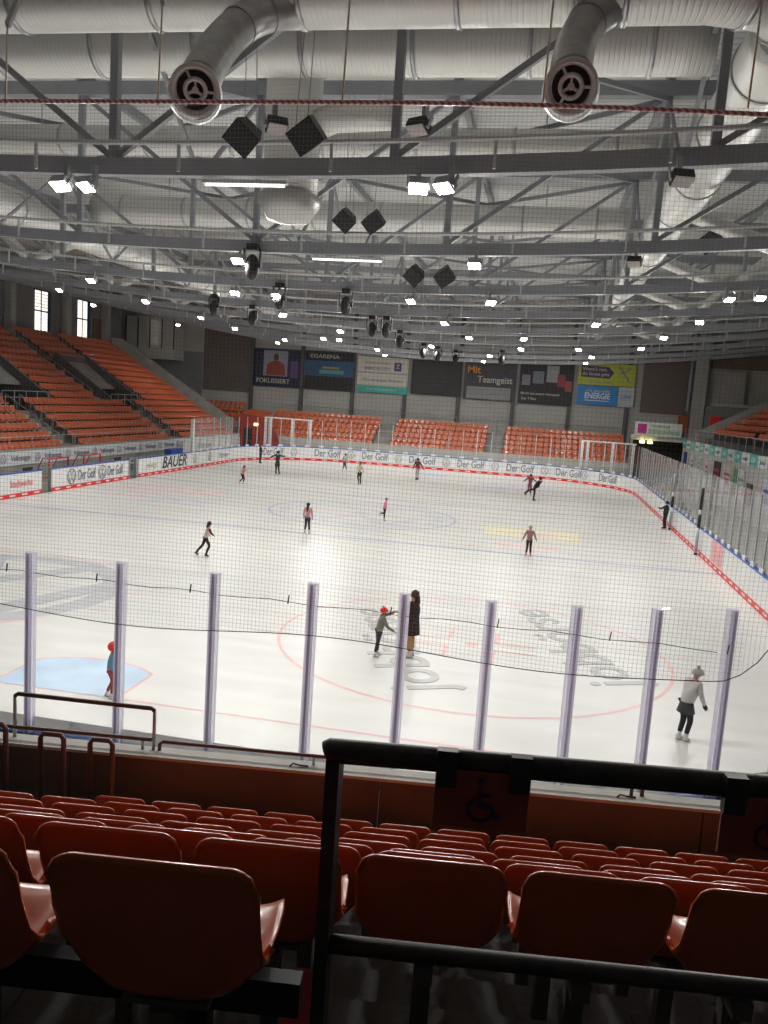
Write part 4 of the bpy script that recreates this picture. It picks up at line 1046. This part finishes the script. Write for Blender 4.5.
def speaker(x,y,z,rx,rz,s,label,h=3.2):
    e=empty('loudspeaker',(x,y,z)); tag(e,label,'loudspeaker')
    M=Matrix.Rotation(rz,4,'Z')@Matrix.Rotation(.65 if rz>0 else -.5,4,'Y')@Matrix.Rotation(rx,4,'X')
    m=MB(); m.use(M_black)
    pr=[(-.5*s,-.4*s),(.5*s,-.4*s),(.34*s,.45*s),(-.34*s,.45*s)]
    a=[M@V((px,py,-.42*s)) for px,py in pr]+[M@V((px,py,.42*s)) for px,py in pr]
    m.add(a,[(3,2,1,0),(4,5,6,7),(0,1,5,4),(1,2,6,5),(2,3,7,6),(3,0,4,7)]); m.build('cabinet',None,e)
    MB().box(-.45*s,.45*s,-.43*s,-.4*s,-.37*s,.37*s,M).build('grille',mat('grille_dark',(.04,.04,.042),.7,var=.5,scale=60),e)
    for dx in (-.25*s,.25*s): MB().tube([M@V((dx,0,.38*s)),(dx*.6,0,13.3-z)],.008,5).build('hanging_cable',M_grey,e)
speaker(2.84,4.8,9.75,.6,.5,.5,'black loudspeaker hung below the first truss, left of the pair'); speaker(3.9,5.0,9.85,.5,-.3,.52,'black loudspeaker hung below the first truss, right of the pair')
speaker(2.58,13.0,10.15,.6,.5,.5,'small black loudspeaker in the second bay, left of the pair'); speaker(3.36,13.1,10.15,.6,-.4,.5,'small black loudspeaker in the second bay, right of the pair')
speaker(3.3,20.4,9.9,.6,.4,.6,'dark loudspeaker behind the third truss, left of the pair'); speaker(4.4,20.4,9.9,.6,-.4,.6,'dark loudspeaker behind the third truss, right of the pair')
speaker(-12.9,15,10.6,.5,.8,.6,'black loudspeaker high at the left picture edge'); speaker(12.6,18,10.9,.5,-.8,.6,'black loudspeaker beside the right lengthwise duct')
def moving_head(x,y,z,s,label):
    e=empty('stage_light',(x,y,z)); tag(e,label,'stage light','dark stage lights hanging from the trusses')
    MB().box(-.13*s,.13*s,-.1*s,.1*s,.3*s,.45*s).build('base',M_black,e)
    for sx in (-1,1): MB().box(sx*.2*s-.02,sx*.2*s+.02,-.05*s,.05*s,-.1*s,.34*s).build('yoke_arm',M_black,e)
    MB().ellipsoid((0,0,-.08*s),.17*s,.19*s,.3*s).build('lamp_head',M_black,e)
    MB().tube([(0,0,.42*s),(0,0,9.6-z+.3)],.02,5).build('clamp_pipe',M_grey,e)
def tz(x,y): return x,y
MH=[(260,268,13.4),(283,299,21.0),(350,301,21.0),(374,323,28.6),(388,323,28.6),(403,336,36.1),(418,344,43.7),(430,348,43.7),(200,313,28.6),(503,350,43.7),(445,352,51.3),(246,322,28.6)]
MHW=[(.02,13.4,8.9),(-1.6,21,8.95),(2.1,21,8.9)]
def ray_at(u,v,y):
    dx=(u-384)/FPX; dy=(v-512)/FPX
    d=V([MR[0][k]*dx+MR[1][k]*dy+MR[2][k] for k in range(3)]); t=(y-CAM.y)/d.y; return CAM+d*t
MHP=[(0.05,13.1,8.95),(-1.65,20.7,8.95),(0.85,20.7,8.85),(.25,28.3,8.7),(.9,28.3,8.7),(.2,35.8,8.75),(.4,43.4,8.65),(1.3,43.4,8.5),(-7.3,28.3,9.3),(5.3,43.4,8.5),(1.6,51,8.8),(-5.4,28.3,8.9)]
for k,(x,y,z) in enumerate(MHP):
    moving_head(x,y,z,1.15,'dark round stage light hanging under the trusses, %s counting away from the viewer'%ORD[k+1])
# fluorescent tubes under chords
for x0,x1,y,lab in ((1.75,3.35,5.7,'first'),(1.6,3.6,13.4,'second')):
    e=empty('strip_light',(x0,y,zc(2.5)-.26)); tag(e,'thin white strip light under the %s truss chord'%lab,'strip light')
    MB().box(0,x1-x0,-.05,.05,0,.06).build('light_batten',M_whitep,e); MB().tube([(.05,-.0,-.03),(x1-x0-.05,0,-.03)],.02,8).build('light_tube',mat('tube_glow',(1,1,1),.4,emit=(1,1,1),es=2.0),e)

# ------------------------------------------------------------------ protective net
NY=-.32
M_net=mat('net_cord',(.20,.205,.20),.8)
def hem(x):
    b=2.78+.06*math.sin(x*1.3)+.012*(x-2)
    if x>10.15: b+= (1-math.sqrt(max(0,1-min(1,(x-10.15)/.75)**2)))*1.5
    return b
ZT=8.52
net=MB(); x=-1.6; cs=.045; r=.0012
def ribbon(mb,pts,r):
    n=len(pts); vs=[]
    for (x,y,z),(tx,tz) in pts:
        nx,nz=-tz,tx
        vs+=[(x+nx*r,y,z+nz*r),(x-nx*r*.5,y-r,z-nz*r*.5),(x-nx*r*.5,y+r,z-nz*r*.5)]
    fs=[]
    for i in range(n-1):
        for k in range(3): fs.append((3*i+k,3*i+(k+1)%3,3*i+3+(k+1)%3,3*i+3+k))
    mb.add(vs,fs)
while x<11.0:
    ribbon(net,[((x,NY,hem(x)),(0,1)),((x+.01,NY+.01,5.5),(0,1)),((x,NY,ZT),(0,1))],r); x+=cs
k=0
while True:
    z=ZT-cs*k; k+=1
    if z<2.7: break
    pts=[]
    for j in range(43):
        xx=-1.6+12.6*j/42
        zz=z+.03*math.sin(xx*.9+z)*(1 if z<8.3 else 0)
        if zz<hem(xx)-.01:
            if len(pts)>1: ribbon(net,pts,r)
            pts=[]; continue
        pts.append(((xx,NY,zz),(1,0)))
    if len(pts)>1: ribbon(net,pts,r)
e=empty('safety_net',(0,0,0)); tag(e,'fine grey safety net hung between the red cable and the top of the near glass','net')
net.build('net_mesh',M_net,e)
MB().tube([(-1.6+12.6*j/84,NY,hem(-1.6+12.6*j/84)) for j in range(85)],.0055,5).build('hem_cord',M_black,e)
# cable and ropes
def ropemat():
    m=bpy.data.materials.new('red_white_cable'); m.use_nodes=True; nt=m.node_tree; b=nt.nodes['Principled BSDF']
    tc=nt.nodes.new('ShaderNodeTexCoord'); w=nt.nodes.new('ShaderNodeTexWave'); w.bands_direction='DIAGONAL'; w.inputs['Scale'].default_value=9
    nt.links.new(tc.outputs['Object'],w.inputs[0]); r=nt.nodes.new('ShaderNodeValToRGB'); r.color_ramp.elements[0].color=(.95,.85,.85,1); r.color_ramp.elements[1].color=(.55,.16,.18,1)
    nt.links.new(w.outputs['Color'],r.inputs[0]); nt.links.new(r.outputs[0],b.inputs['Base Color']); b.inputs['Roughness'].default_value=.4; return m
o=MB().tube([(-2+13.8*j/40,NY,8.56-.0028*max(0,(-2+13.8*j/40)-6)**2*2.2) for j in range(41)],.023,10).build('net_cable',ropemat()); tag(o,'red and white twisted cable carrying the top of the safety net','cable')
for k,(x,zt) in enumerate(((2.0,9.35),(3.82,9.55),(5.86,9.6),(7.9,9.65),(9.82,9.9))):
    o=MB().tube([(x,NY,8.52),(x+.01,NY,(8.5+zt)/2),(x+.02,NY,zt)],.011,6).build('suspension_rope',mat('pale_rope',(.95,.86,.66),.6)); tag(o,'pale suspension rope holding up the red cable, %s from the left'%ORD[k+1],'rope','suspension ropes')
    MB().bar((x+.02,NY,zt),(x-.9,2.6,13.0),.05,.06).build('suspension_arm',M_greyl,o)
o=MB().tube([(-1.4+11.6*j/40,-.1,3.18+.015*math.sin(j*1.7)) for j in range(41)],.004,5).build('clip_cable',M_black); tag(o,'thin dark wire with clips strung just below the top of the near glass','wire')
for k in range(10): MB().bar((-.5+1.2*k,-.1,3.16),(-.5+1.2*k+.01,-.1,3.26),.012,.012).build('wire_clip',M_black,o)

# ------------------------------------------------------------------ people
def skin(name,verts,edges,rad,m,parent,sub=1,root=0):
    me=bpy.data.meshes.new(name); me.from_pydata(verts,edges,[])
    o=bpy.data.objects.new(name,me); COL.objects.link(o)
    md=o.modifiers.new('s','SKIN'); md.use_smooth_shade=True
    if not me.skin_vertices: 
        bpy.context.view_layer.objects.active=o
    for i,r in enumerate(rad):
        sv=me.skin_vertices[0].data[i]; sv.radius=(r,r) if not isinstance(r,tuple) else r; sv.use_root=(i==root)
    sb=o.modifiers.new('b','SUBSURF'); sb.levels=sub; sb.render_levels=sub
    bm=bake(o,name,m); bpy.data.objects.remove(o)
    p=bpy.data.objects.new(name,bm); return link(p,parent)
SKINM=mat('skin_tone',(.62,.36,.26),.55)
def person(name_lab,x,y,H,face,c,near=False):
    """c: pose/colour dict. local x right, y forward, units of H"""
    e=empty('person',(x,y,0),-math.radians(face)); tag(e,name_lab,'person')
    lean=c.get('lean',0.); side=c.get('side',0.)
    hipz=c.get('hip',.515)
    def sp(d,dx=0,dy=0): # point along the spine
        a=lean; return V((dx+side*d, math.sin(a)*d+dy*math.cos(a), hipz+math.cos(a)*d-dy*math.sin(a)))
    pel=V((0,0,hipz)); wst=sp(.09); ch=sp(.24); nk=sp(.315); hb=sp(.35); hc=sp(.40)+V((0,math.sin(c.get('nod',0))*.03,0)); ht=sp(.445)+V((0,math.sin(c.get('nod',0))*.05,0))
    hs=c.get('head',1.12)
    sL,sR=sp(.285,-.10),sp(.285,.10)
    aL=c.get('aL',[(-.14,.0,.63),(-.15,.03,.48)]); aR=c.get('aR',[(.14,.0,.63),(.15,.03,.48)])
    lL=c.get('lL',[(-.055,.01,.28),(-.06,-.01,.06)]); lR=c.get('lR',[(.055,.01,.28),(.06,-.01,.06)])
    eL,wL=[V(q) for q in aL]; eR,wR=[V(q) for q in aR]
    kL,fL=[V(q) for q in lL]; kR,fR=[V(q) for q in lR]
    hpL,hpR=pel+V((-.05,0,-.02)),pel+V((.05,0,-.02))
    hL=wL+(wL-eL).normalized()*.045; hR=wR+(wR-eR).normalized()*.045
    def toe(k,f): 
        return f+V((0,.06,-.012))
    fd=V((0,math.cos(c.get('nod',0)*.7),-math.sin(c.get('nod',0)*.7)))
    ver=[pel,wst,ch,nk,hb,hc,ht,sL,eL,wL,hL,sR,eR,wR,hR,hpL,kL,fL,hpR,kR,fR,hc+fd*.058*hs]
    rad=[.062,.058,.07,.028,.036,.052*hs,.036*hs,.03,.023,.017,.019,.03,.023,.017,.019,.045,.030,.02,.045,.030,.02,.012]
    ed=[(0,1),(1,2),(2,3),(3,4),(4,5),(5,6),(2,7),(7,8),(8,9),(9,10),(2,11),(11,12),(12,13),(13,14),(0,15),(15,16),(16,17),(0,18),(18,19),(19,20),(5,21)]
    body=skin('body',[tuple(v*H) for v in ver],ed,[r*H for r in rad],SKINM,e,1)
    # fingers joined into the body mesh
    if near:
        bmz=bmesh.new(); bmz.from_mesh(body.data); f=MB()
        for w_,h_,sx in ((wL,hL,-1),(wR,hR,1)):
            d=(h_-w_).normalized(); sd=d.cross(V((0,1,0)) if abs(d.y)<.8 else V((0,0,1))).normalized(); cu=d.cross(sd).normalized()
            for k,Lf in enumerate((.034,.040,.038,.03)):
                b=h_+sd*(-.013+.0088*k)*1.0+d*.006; f.tube([b*H,(b+d*Lf*.5+cu*.004)*H,(b+d*Lf*.85+cu*.014)*H],[.0058*H,.0052*H,.004*H],6)
            b=h_-d*.01+sd*.017*sx; f.tube([b*H,(b+d*.012+sd*.016*sx)*H,(b+d*.03+sd*.02*sx)*H],[.0065*H,.006*H,.0045*H],6)
        fm=f.mesh('f'); bmz.from_mesh(fm); bmz.to_mesh(body.data); bmz.free()
        for sx in (-1,1):
            MB().ellipsoid(tuple((hc+fd*.05*hs+V((sx*.018,0,.008)))*H),.006*H,.006*H,.005*H,n=8,m=6).build('eye',M_black,e)
        MB().ellipsoid(tuple((hc+fd*.052*hs+V((0,0,-.024)))*H),.012*H,.005*H,.003*H,n=8,m=6).build('mouth',mat('lips',(.5,.15,.13),.5),e)
    # jacket
    jm=mat('cloth_'+name_lab,c['top'],.8,var=.08,scale=9)
    jl=c.get('jl',.0)
    vj=[sp(-.045),wst,ch,sp(.30),sL,eL,wL,sR,eR,wR]
    rj=[.078+c.get('puff',0),.075+c.get('puff',0),.084+c.get('puff',0),.045,.044,.034,.026,.044,.034,.026]
    if c.get('sleeves',True) is True:
        skin('jacket',[tuple(v*H) for v in vj],[(0,1),(1,2),(2,3),(2,4),(4,5),(5,6),(2,7),(7,8),(8,9)],[r*H for r in rj],jm,e,2)
    else:
        skin('vest_top',[tuple(v*H) for v in vj[:4]],[(0,1),(1,2),(2,3)],[r*H for r in rj[:4]],jm,e,2)
        sm=mat('sleeve_dark',c['sleeves'],.8)
        for a,b,w_ in ((sL,eL,wL),(sR,eR,wR)): skin('sleeve',[tuple(v*H) for v in (a,b,w_)],[(0,1),(1,2)],[.04*H,.032*H,.026*H],sm,e,1)
    # trousers
    tm=mat('cloth_legs_'+name_lab,c['legs'],.8,var=.08,scale=9); wd=c.get('wide',1.)
    vt=[pel+V((0,0,.04)),hpL,kL,fL+V((0,0,.03)),hpR,kR,fR+V((0,0,.03))]
    skin('trousers',[tuple(v*H) for v in vt],[(0,1),(1,2),(2,3),(0,4),(4,5),(5,6)],[.07*H,.056*H,.040*H*wd,.032*H*wd,.056*H,.040*H*wd,.032*H*wd],tm,e,2)
    if 'skirt' in c:
        k=MB(); L=c.get('skl',.17); n=20; prof=[(.05,.03),(.085,0),(.10,-L*.5),(.118,-L)]
        k.lathe([(r*H,z*H) for r,z in prof],Matrix.Translation(V((0,0,hipz*H)))@Matrix.Diagonal((1,.85,1,1)),n); o=k.build('skirt',mat('skirt_'+name_lab,c['skirt'],.8),e); o.modifiers.new('s','SOLIDIFY').thickness=.01
    if 'coat' in c:
        k=MB(); prof=[(.03,.30),(.075,.28),(.095,.2),(.088,.08),(.10,-.03),(.112,-c['coat'])]
        k.lathe([(r*H,z*H) for r,z in prof],Matrix.Translation(V((0,0,hipz*H)))@Matrix.Diagonal((1.12,1.0,1,1)),22); o=k.build('coat_body',jm,e); o.modifiers.new('s','SOLIDIFY').thickness=.015
    # skates
    bm_=mat('boot_'+('w' if c.get('boot',(1,1,1))[0]>.6 and c.get('boot',(1,1,1))[1]>.6 else name_lab),c.get('boot',(.8,.78,.76)),.4)
    for kn,f in ((kL,fL),(kR,fR)):
        sh=(f-kn).normalized(); fw=V((0,1,0))-sh*sh.y; fw.normalize()
        sk=empty('ice_skate',tuple(f*H)); sk.parent=e
        rr=fw.cross(-sh)
        Mx=Matrix((( rr.x,fw.x,-sh.x,0),(rr.y,fw.y,-sh.y,0),(rr.z,fw.z,-sh.z,0),(0,0,0,1)))
        hh=.06*H
        b=MB(); b.tube([Mx@V((0,-.002*H,.05*H)),Mx@V((0,-.004*H,.0)),Mx@V((0,.0,-.022*H))],[.030*H,.031*H,.03*H],10); b.tube([Mx@V((0,-.03*H,-.022*H)),Mx@V((0,.02*H,-.02*H)),Mx@V((0,.07*H,-.026*H)),Mx@V((0,.09*H,-.028*H))],[.022*H,.028*H,.023*H,.012*H],10)
        b.build('boot',bm_,sk)
        b=MB(); b.box(-.002*H,.002*H,-.045*H,.085*H,-.0595*H,-.049*H,Mx)
        for yy in (-.025,.055): b.box(-.006*H,.006*H,(yy-.012)*H,(yy+.012)*H,-.055*H,-.035*H,Mx)
        b.build('blade',M_steel,sk)
    # hair / hat
    hd=c.get('hair')
    Mh=Matrix.Translation((hc+V((0,0,.0)))*H)
    if hd:
        k=MB(); hm=mat('hair_%s'%name_lab,hd,.6,var=.2,scale=20)
        k.ellipsoid((0,-.012*H,.012*H),.054*hs*H,.055*hs*H,.056*hs*H,Mh,14,10)
        Lh=c.get('hairl',.0)
        if Lh: k.tube([Mh@V((0,-.02*H,.02*H)),Mh@V((0,-.045*H,-.04*H)),Mh@V((c.get('hx',0)*H,-.06*H,-.05*H-Lh*H*.5)),Mh@V((c.get('hx',0)*H*1.3,-.06*H,-.04*H-Lh*H))],[.035*H,.042*H,.034*H,.014*H],10)
        o=k.build('hair',hm,e)
        o.location=(0,-.006*H,.004*H)
    ht_=c.get('hat')
    if ht_:
        k=MB(); hm=mat('hat_%s'%name_lab,ht_,.8,var=.1,scale=30)
        if c.get('helmet'): k.ellipsoid((0,-.004*H,.014*H),.075*hs*H,.085*hs*H,.074*hs*H,Mh,18,12)
        else:
            k.lathe([(.060*hs*H,-.012*H),(.064*hs*H,.0),(.062*hs*H,.022*H),(.048*hs*H,.05*H),(.02*hs*H,.066*H),(0,.07*H)],Mh,18)
            if c.get('pom'): k.ellipsoid((0,0,.085*H),.024*H,.024*H,.024*H,Mh,10,8)
            if c.get('horn'):
                for sx in (-1,1): k.tube([Mh@V((sx*.03*H,0,.04*H)),Mh@V((sx*.07*H,0,.075*H)),Mh@V((sx*.1*H,0,.06*H))],[.03*H,.018*H,.004*H],8)
        k.build('helmet' if c.get('helmet') else 'hat',hm,e)
    if 'glove' in c:
        for w_,h_ in ((wL,hL),(wR,hR)):
            d=(h_-w_).normalized(); sd=d.cross(V((0,1,0)) if abs(d.y)<.8 else V((0,0,1))).normalized()
            k=MB(); k.tube([w_*H,(w_+d*.03)*H,(h_+d*.008)*H],[.026*H,.030*H,.026*H],8)
            for q,Lf in enumerate((.026,.03,.028,.022)):
                b=h_+sd*(-.014+.0095*q); k.tube([b*H,(b+d*Lf)*H],[.008*H,.006*H],6)
            b=h_-d*.012+sd*.018; k.tube([b*H,(b+d*.02+sd*.014)*H],[.008*H,.006*H],6)
            k.build('glove',mat('glove_%s'%name_lab,c['glove'],.8),e)
    return e
blk=(.02,.02,.024)
DH=(.03,.018,.014)
person('child in a red helmet, blue jacket and maroon trousers by the blue goal crease',1.11,3.98,1.02,70,dict(top=(.12,.28,.42),legs=(.30,.06,.08),hat=(.85,.05,.04),helmet=True,lean=.12,head=1.25,aL=[(-.12,.02,.62),(-.12,.1,.50)],aR=[(.13,.02,.62),(.14,.1,.50)],lL=[(-.05,.03,.28),(-.06,-.06,.065)],lR=[(.05,.07,.29),(.06,.03,.06)],boot=(.75,.7,.68)),True)
person('child in a grey-green jacket and red pointed hat raising an arm toward the adult',5.10,8.24,1.12,65,dict(top=(.20,.24,.20),legs=(.03,.035,.06),hat=(.85,.04,.04),horn=True,lean=.18,head=1.3,aL=[(-.10,.14,.80),(-.04,.30,.88)],aR=[(.12,.12,.62),(.12,.27,.53)],lL=[(-.05,.0,.28),(-.06,.0,.06)],lR=[(.05,-.03,.28),(.06,-.07,.06)],boot=(.8,.78,.76)),True)
person('adult with long dark hair, black coat and tan trousers facing the child',5.77,8.49,1.52,-85,dict(top=(.022,.018,.02),legs=(.48,.30,.12),hair=DH,hairl=.12,coat=.17,wide=1.35,aL=[(-.13,.06,.63),(-.11,.18,.66)],aR=[(.13,.05,.63),(.12,.16,.66)],boot=(.8,.78,.76)),True)
person('skater in a pale grey jacket, knitted hat and black skirt at the lower right',11.08,5.66,1.34,55,dict(top=(.55,.54,.53),legs=blk,skirt=(.05,.05,.055),hat=(.42,.42,.40),pom=True,lean=.30,nod=.4,head=1.25,puff=.02,skl=.13,glove=(.04,.045,.05),aL=[(-.12,.10,.64),(-.10,.16,.50)],aR=[(.13,.10,.64),(.13,.18,.50)],lL=[(-.05,.03,.27),(-.04,-.03,.06)],lR=[(.05,.05,.27),(.05,.0,.06)],boot=(.85,.80,.78)),True)
person('girl in a cream vest with black sleeves and leggings striding at left',-2.44,16.65,1.2,60,dict(top=(.72,.64,.56),sleeves=blk,legs=blk,hair=DH,hairl=.10,lean=.25,aL=[(-.13,.03,.62),(-.12,.12,.55)],aR=[(.13,.12,.66),(.12,.2,.6)],lL=[(-.04,-.08,.29),(-.05,-.23,.10)],lR=[(.05,.10,.30),(.05,.02,.06)],boot=blk))
person('girl with long dark hair and pink top seen from behind at the blue line',-.78,23.07,1.26,5,dict(top=(.75,.36,.42),legs=(.05,.05,.06),hair=DH,hairl=.18,boot=(.85,.85,.85),lL=[(-.055,.0,.28),(-.075,.0,.06)],lR=[(.055,.0,.28),(.075,0,.06)]))
person('child in a bright pink jacket and grey hat lifting one leg inside the centre circle',1.38,28.34,1.12,80,dict(top=(.88,.30,.42),legs=blk,hat=(.35,.33,.32),lean=.12,puff=.01,aL=[(-.18,.02,.68),(-.22,.02,.56)],aR=[(.18,.0,.68),(.22,.0,.56)],lL=[(-.05,-.0,.28),(-.05,-.0,.06)],lR=[(.05,.02,.33),(.05,-.16,.30)],boot=(.7,.68,.68)))
person('child in a dusky mauve jacket and beanie with pink skates facing the viewer',8.06,22.81,1.2,175,dict(top=(.36,.20,.22),legs=blk,hat=(.60,.45,.42),puff=.012,aL=[(-.16,.02,.66),(-.21,.04,.53)],aR=[(.16,.02,.66),(.21,.04,.53)],lL=[(-.05,.0,.28),(-.07,.0,.06)],lR=[(.05,.0,.28),(.07,0,.06)],boot=(.90,.18,.28)))
person('child in a salmon pink top and dark trousers gliding by the left side board',-9.04,37.82,1.15,40,dict(top=(.82,.36,.33),legs=blk,hair=DH,hairl=.05,lean=.3,aL=[(-.16,.05,.66),(-.22,.10,.56)],aR=[(.16,.05,.70),(.22,.1,.80)],lL=[(-.06,.08,.29),(-.10,-.1,.08)],lR=[(.05,.1,.29),(.05,.03,.06)]))
person('dark-clothed skater with both arms stretched sideways near the far left',-9.35,45.4,1.6,10,dict(top=(.05,.04,.045),legs=blk,hair=DH,side=.05,aL=[(-.24,.0,.74),(-.36,.0,.68)],aR=[(.24,0,.78),(.36,0,.80)],lL=[(-.05,.0,.28),(-.05,.0,.06)],lR=[(.06,.0,.28),(.10,0,.06)],boot=blk,skirt=(.06,.05,.06)))
person('dark standing skater close to the far left board',-13.0,52.4,1.5,90,dict(top=(.025,.03,.03),legs=blk,hair=DH,hairl=.05,boot=blk,aR=[(.14,.1,.66),(.13,.2,.64)]))
person('skater in a pale grey top with thin legs before the far end board',-6.2,51.88,1.35,20,dict(top=(.60,.56,.56),legs=(.14,.13,.15),hair=DH,lean=.2,aL=[(-.16,.05,.66),(-.22,.08,.56)],lL=[(-.05,.05,.28),(-.1,-.02,.06)],lR=[(.05,.06,.28),(.14,0,.07)]))
person('skater in a cream top and black leggings left of the centre at the far end',-3.19,43.55,1.45,190,dict(top=(.72,.70,.50),legs=blk,hair=DH,hairl=.06,side=.06,aL=[(-.14,.0,.66),(-.20,.02,.58)],lL=[(-.06,.04,.28),(-.07,.0,.06)],lR=[(.06,.04,.29),(.04,-.04,.08)],boot=blk))
person('skater in a dark red jacket with pale leggings gliding before the far end board',-.31,49.66,1.6,-40,dict(top=(.17,.05,.045),legs=(.55,.50,.50),hair=(.12,.04,.03),lean=.15,side=-.02,aL=[(-.14,.1,.64),(-.14,.16,.5)],aR=[(.16,-.1,.62),(.2,-.2,.48)],lL=[(-.05,.03,.28),(-.05,.0,.06)],lR=[(.05,.02,.28),(.05,.02,.06)],boot=blk))
person('skater in a purple-red jacket with arms spread at the far right',7.67,45.25,1.45,20,dict(top=(.25,.07,.12),legs=(.25,.08,.10),hair=DH,lean=.1,aL=[(-.2,.0,.72),(-.30,.02,.62)],aR=[(.2,.0,.72),(.32,0,.66)],lL=[(-.06,.0,.28),(-.12,-.02,.07)],lR=[(.05,.0,.28),(.06,0,.06)]))
person('black-clothed skater leaning into a turn in front of the purple-red one',8.0,42.6,1.6,75,dict(top=(.02,.02,.025),legs=blk,hair=DH,lean=.55,aL=[(-.14,.24,.66),(-.16,.30,.78)],aR=[(.14,.1,.55),(.16,-.1,.5)],lL=[(-.05,.02,.28),(-.05,.0,.06)],lR=[(.05,-.16,.42),(.05,-.36,.30)],boot=blk))
person('skater in a dark green coat by the right side board',14.65,34.8,1.45,-60,dict(top=(.02,.06,.04),legs=blk,hair=DH,puff=.02,aL=[(-.14,.12,.70),(-.13,.22,.72)],aR=[(.18,-.02,.68),(.22,.02,.6)],boot=blk))

# ------------------------------------------------------------------ light & camera
w=bpy.data.worlds.new('hall_air'); S.world=w; w.use_nodes=True
w.node_tree.nodes['Background'].inputs[0].default_value=(.75,.8,.9,1); w.node_tree.nodes['Background'].inputs[1].default_value=.03

cd=bpy.data.cameras.new('camera'); cam=bpy.data.objects.new('camera',cd); link(cam); S.camera=cam
cd.sensor_fit='VERTICAL'; cd.sensor_height=32; cd.lens=FPX/1024*32; cd.clip_start=.05; cd.clip_end=300
r,d,f=[V(a) for a in MR]; u=-d; b=-f
cam.matrix_world=Matrix(((r.x,u.x,b.x,CAM.x),(r.y,u.y,b.y,CAM.y),(r.z,u.z,b.z,CAM.z),(0,0,0,1)))
S.view_settings.view_transform='Standard'; S.view_settings.look='None'; S.view_settings.gamma=1; S.view_settings.use_curve_mapping=False
S.view_settings.exposure=0.16
S.cycles.transparent_max_bounces=24; S.cycles.max_bounces=7; S.cycles.diffuse_bounces=4; S.cycles.sample_clamp_indirect=6; S.cycles.caustics_reflective=False; S.cycles.caustics_refractive=False
